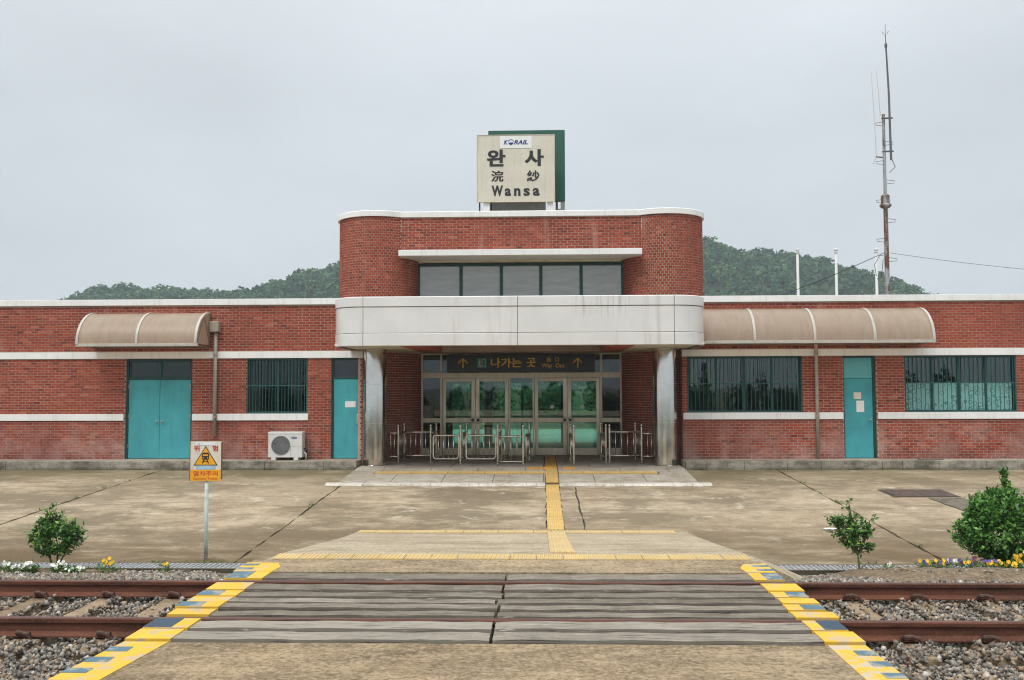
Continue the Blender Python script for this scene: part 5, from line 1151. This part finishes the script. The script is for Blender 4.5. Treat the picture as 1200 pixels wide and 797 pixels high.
MB().prism([(60,-.5),(66,1.2),(72,3.4),(90,3.8),(90,-1)],'x',-90,90).build('embankment',M['ground'],**STR)
for k in range(13): leafy_tree(-14+2.6*k+random.uniform(-.6,.6),58+random.uniform(-1,3),random.uniform(3.6,5.0),random.uniform(1.7,2.3),'leafy green roadside tree seen through the station glass','roadside trees beyond the station')

RX=np.array([-420,-300,-250,-215,-206,-195,-187.6,-181,-176,-160,-152,-141,-133,-121,-114,-108,-103,-97,-89,-40,20,60,72.3,77.3,85.6,92,97.5,106.7,113.2,120.5,127,134.4,141,149.3,154,162,180,230,420])
RY=np.array([395,390,384,366,359,346,338,331,335.7,336,337.4,341,339.4,336.6,328,328,319.6,315,313,284,270,280,286.5,292,300.5,295,300.5,300,304,307.5,316,320,327.5,337,347,355,366,380,390])
ridge=lambda x: 1.95+(453.7-np.interp(x,RX,RY))*400/1080-5.5
def hz_(x,y):
    t=np.clip((y-255)/(400-255),0,1); s=t*t*(3-2*t); back=np.clip((y-400)/200,0,1)
    return -1+ (ridge(x)+1)*s*(1-.35*back)+ (2.0*np.sin(x*.05+y*.03)+1.2*np.sin(x*.11-y*.07))*s*np.clip((400-y)/60,0,1)
xs=np.linspace(-420,420,141); yy=np.linspace(250,600,60); XX,YY=np.meshgrid(xs,yy,indexing='ij'); ZZ=hz_(XX,YY)
V=np.stack([XX,YY,ZZ],-1).reshape(-1,3); nY=len(yy); ii,jj=np.meshgrid(np.arange(len(xs)-1),np.arange(nY-1),indexing='ij'); a=(ii*nY+jj).ravel(); F=np.stack([a,a+nY,a+nY+1,a+1],1)
link_mesh('hill',V,F,None,M['hill'],smooth='all',**STR)
tmpl=[crown_template(115,.2) for _ in range(6)]
n=5200; x=RNG.uniform(-290,250,n); y=405-105*RNG.uniform(0,1,n)**1.25; keep=hz_(x,y)>8; x,y=x[keep],y[keep]; z=hz_(x,y); VV=[];DD=[];SS=[];TT=[]
for k in range(len(x)):
    P,d=tmpl[k%6]; r=RNG.uniform(1.4,3.6); sc_=np.array([r,r,r*RNG.uniform(.8,1.25)]); ca,sa=math.cos(k),math.sin(k); Rm=np.array([[ca,-sa,0],[sa,ca,0],[0,0,1]]); sel=(P[:,2]>-.5)
    VV.append((P[sel]@Rm.T)*sc_+np.array([x[k],y[k],z[k]+r*.9])); DD.append(d[sel]@Rm.T); m=sel.sum(); SS.append(RNG.uniform(.13,.26,m)*r); b0=RNG.uniform(0,.85)**1.3; TT.append(np.clip(b0+RNG.uniform(-.15,.25,m),0,1))
V,F,T=quads(np.vstack(VV),np.vstack(DD),np.concatenate(SS),np.concatenate(TT)); link_mesh('forest',V,F,T,M['forest'],label='hazy dense green forest covering the hill behind the station',cat='forest',kind='stuff')
# young conifers across the line, seen mirrored in the window glass
VV=[];DD=[];SS=[]
for k in range(150):
    P,d=tmpl[k%6]; r=random.uniform(.6,1.3); hgt=random.uniform(1.2,1.9)*(1.5 if random.random()<.12 else 1); VV.append(P*np.array([r,r,hgt])+np.array([random.uniform(-70,70),random.uniform(-48,-34),-.6+hgt*.6])); DD.append(d); SS.append(RNG.uniform(.16,.3,len(P)))
V=np.vstack(VV); V,F,T=quads(V,np.vstack(DD),np.concatenate(SS),RNG.uniform(0,.7,len(V))); link_mesh('conifer_belt',V,F,T,M['forest'],label='dark belt of young conifers across the line, mirrored in the window glass',cat='trees',kind='stuff')

# ------------------------------------------------------------------ haze
g=bpy.data.materials.new('haze_air'); g.use_nodes=True; nd=g.node_tree.nodes; nd.remove(nd['Principled BSDF']); pv=nd.new('ShaderNodeVolumePrincipled'); pv.inputs['Color'].default_value=(.80,.89,.95,1); pv.inputs['Density'].default_value=.0006; pv.inputs['Anisotropy'].default_value=.2
g.node_tree.links.new(pv.outputs[0],nd['Material Output'].inputs['Volume'])
hzo=B(-2000,2000,-2000,3000,-2.6,90).build('haze',g); hzo['kind']='stuff'; hzo['label']='pale even haze in the air between the station and the hill'; hzo['category']='haze'
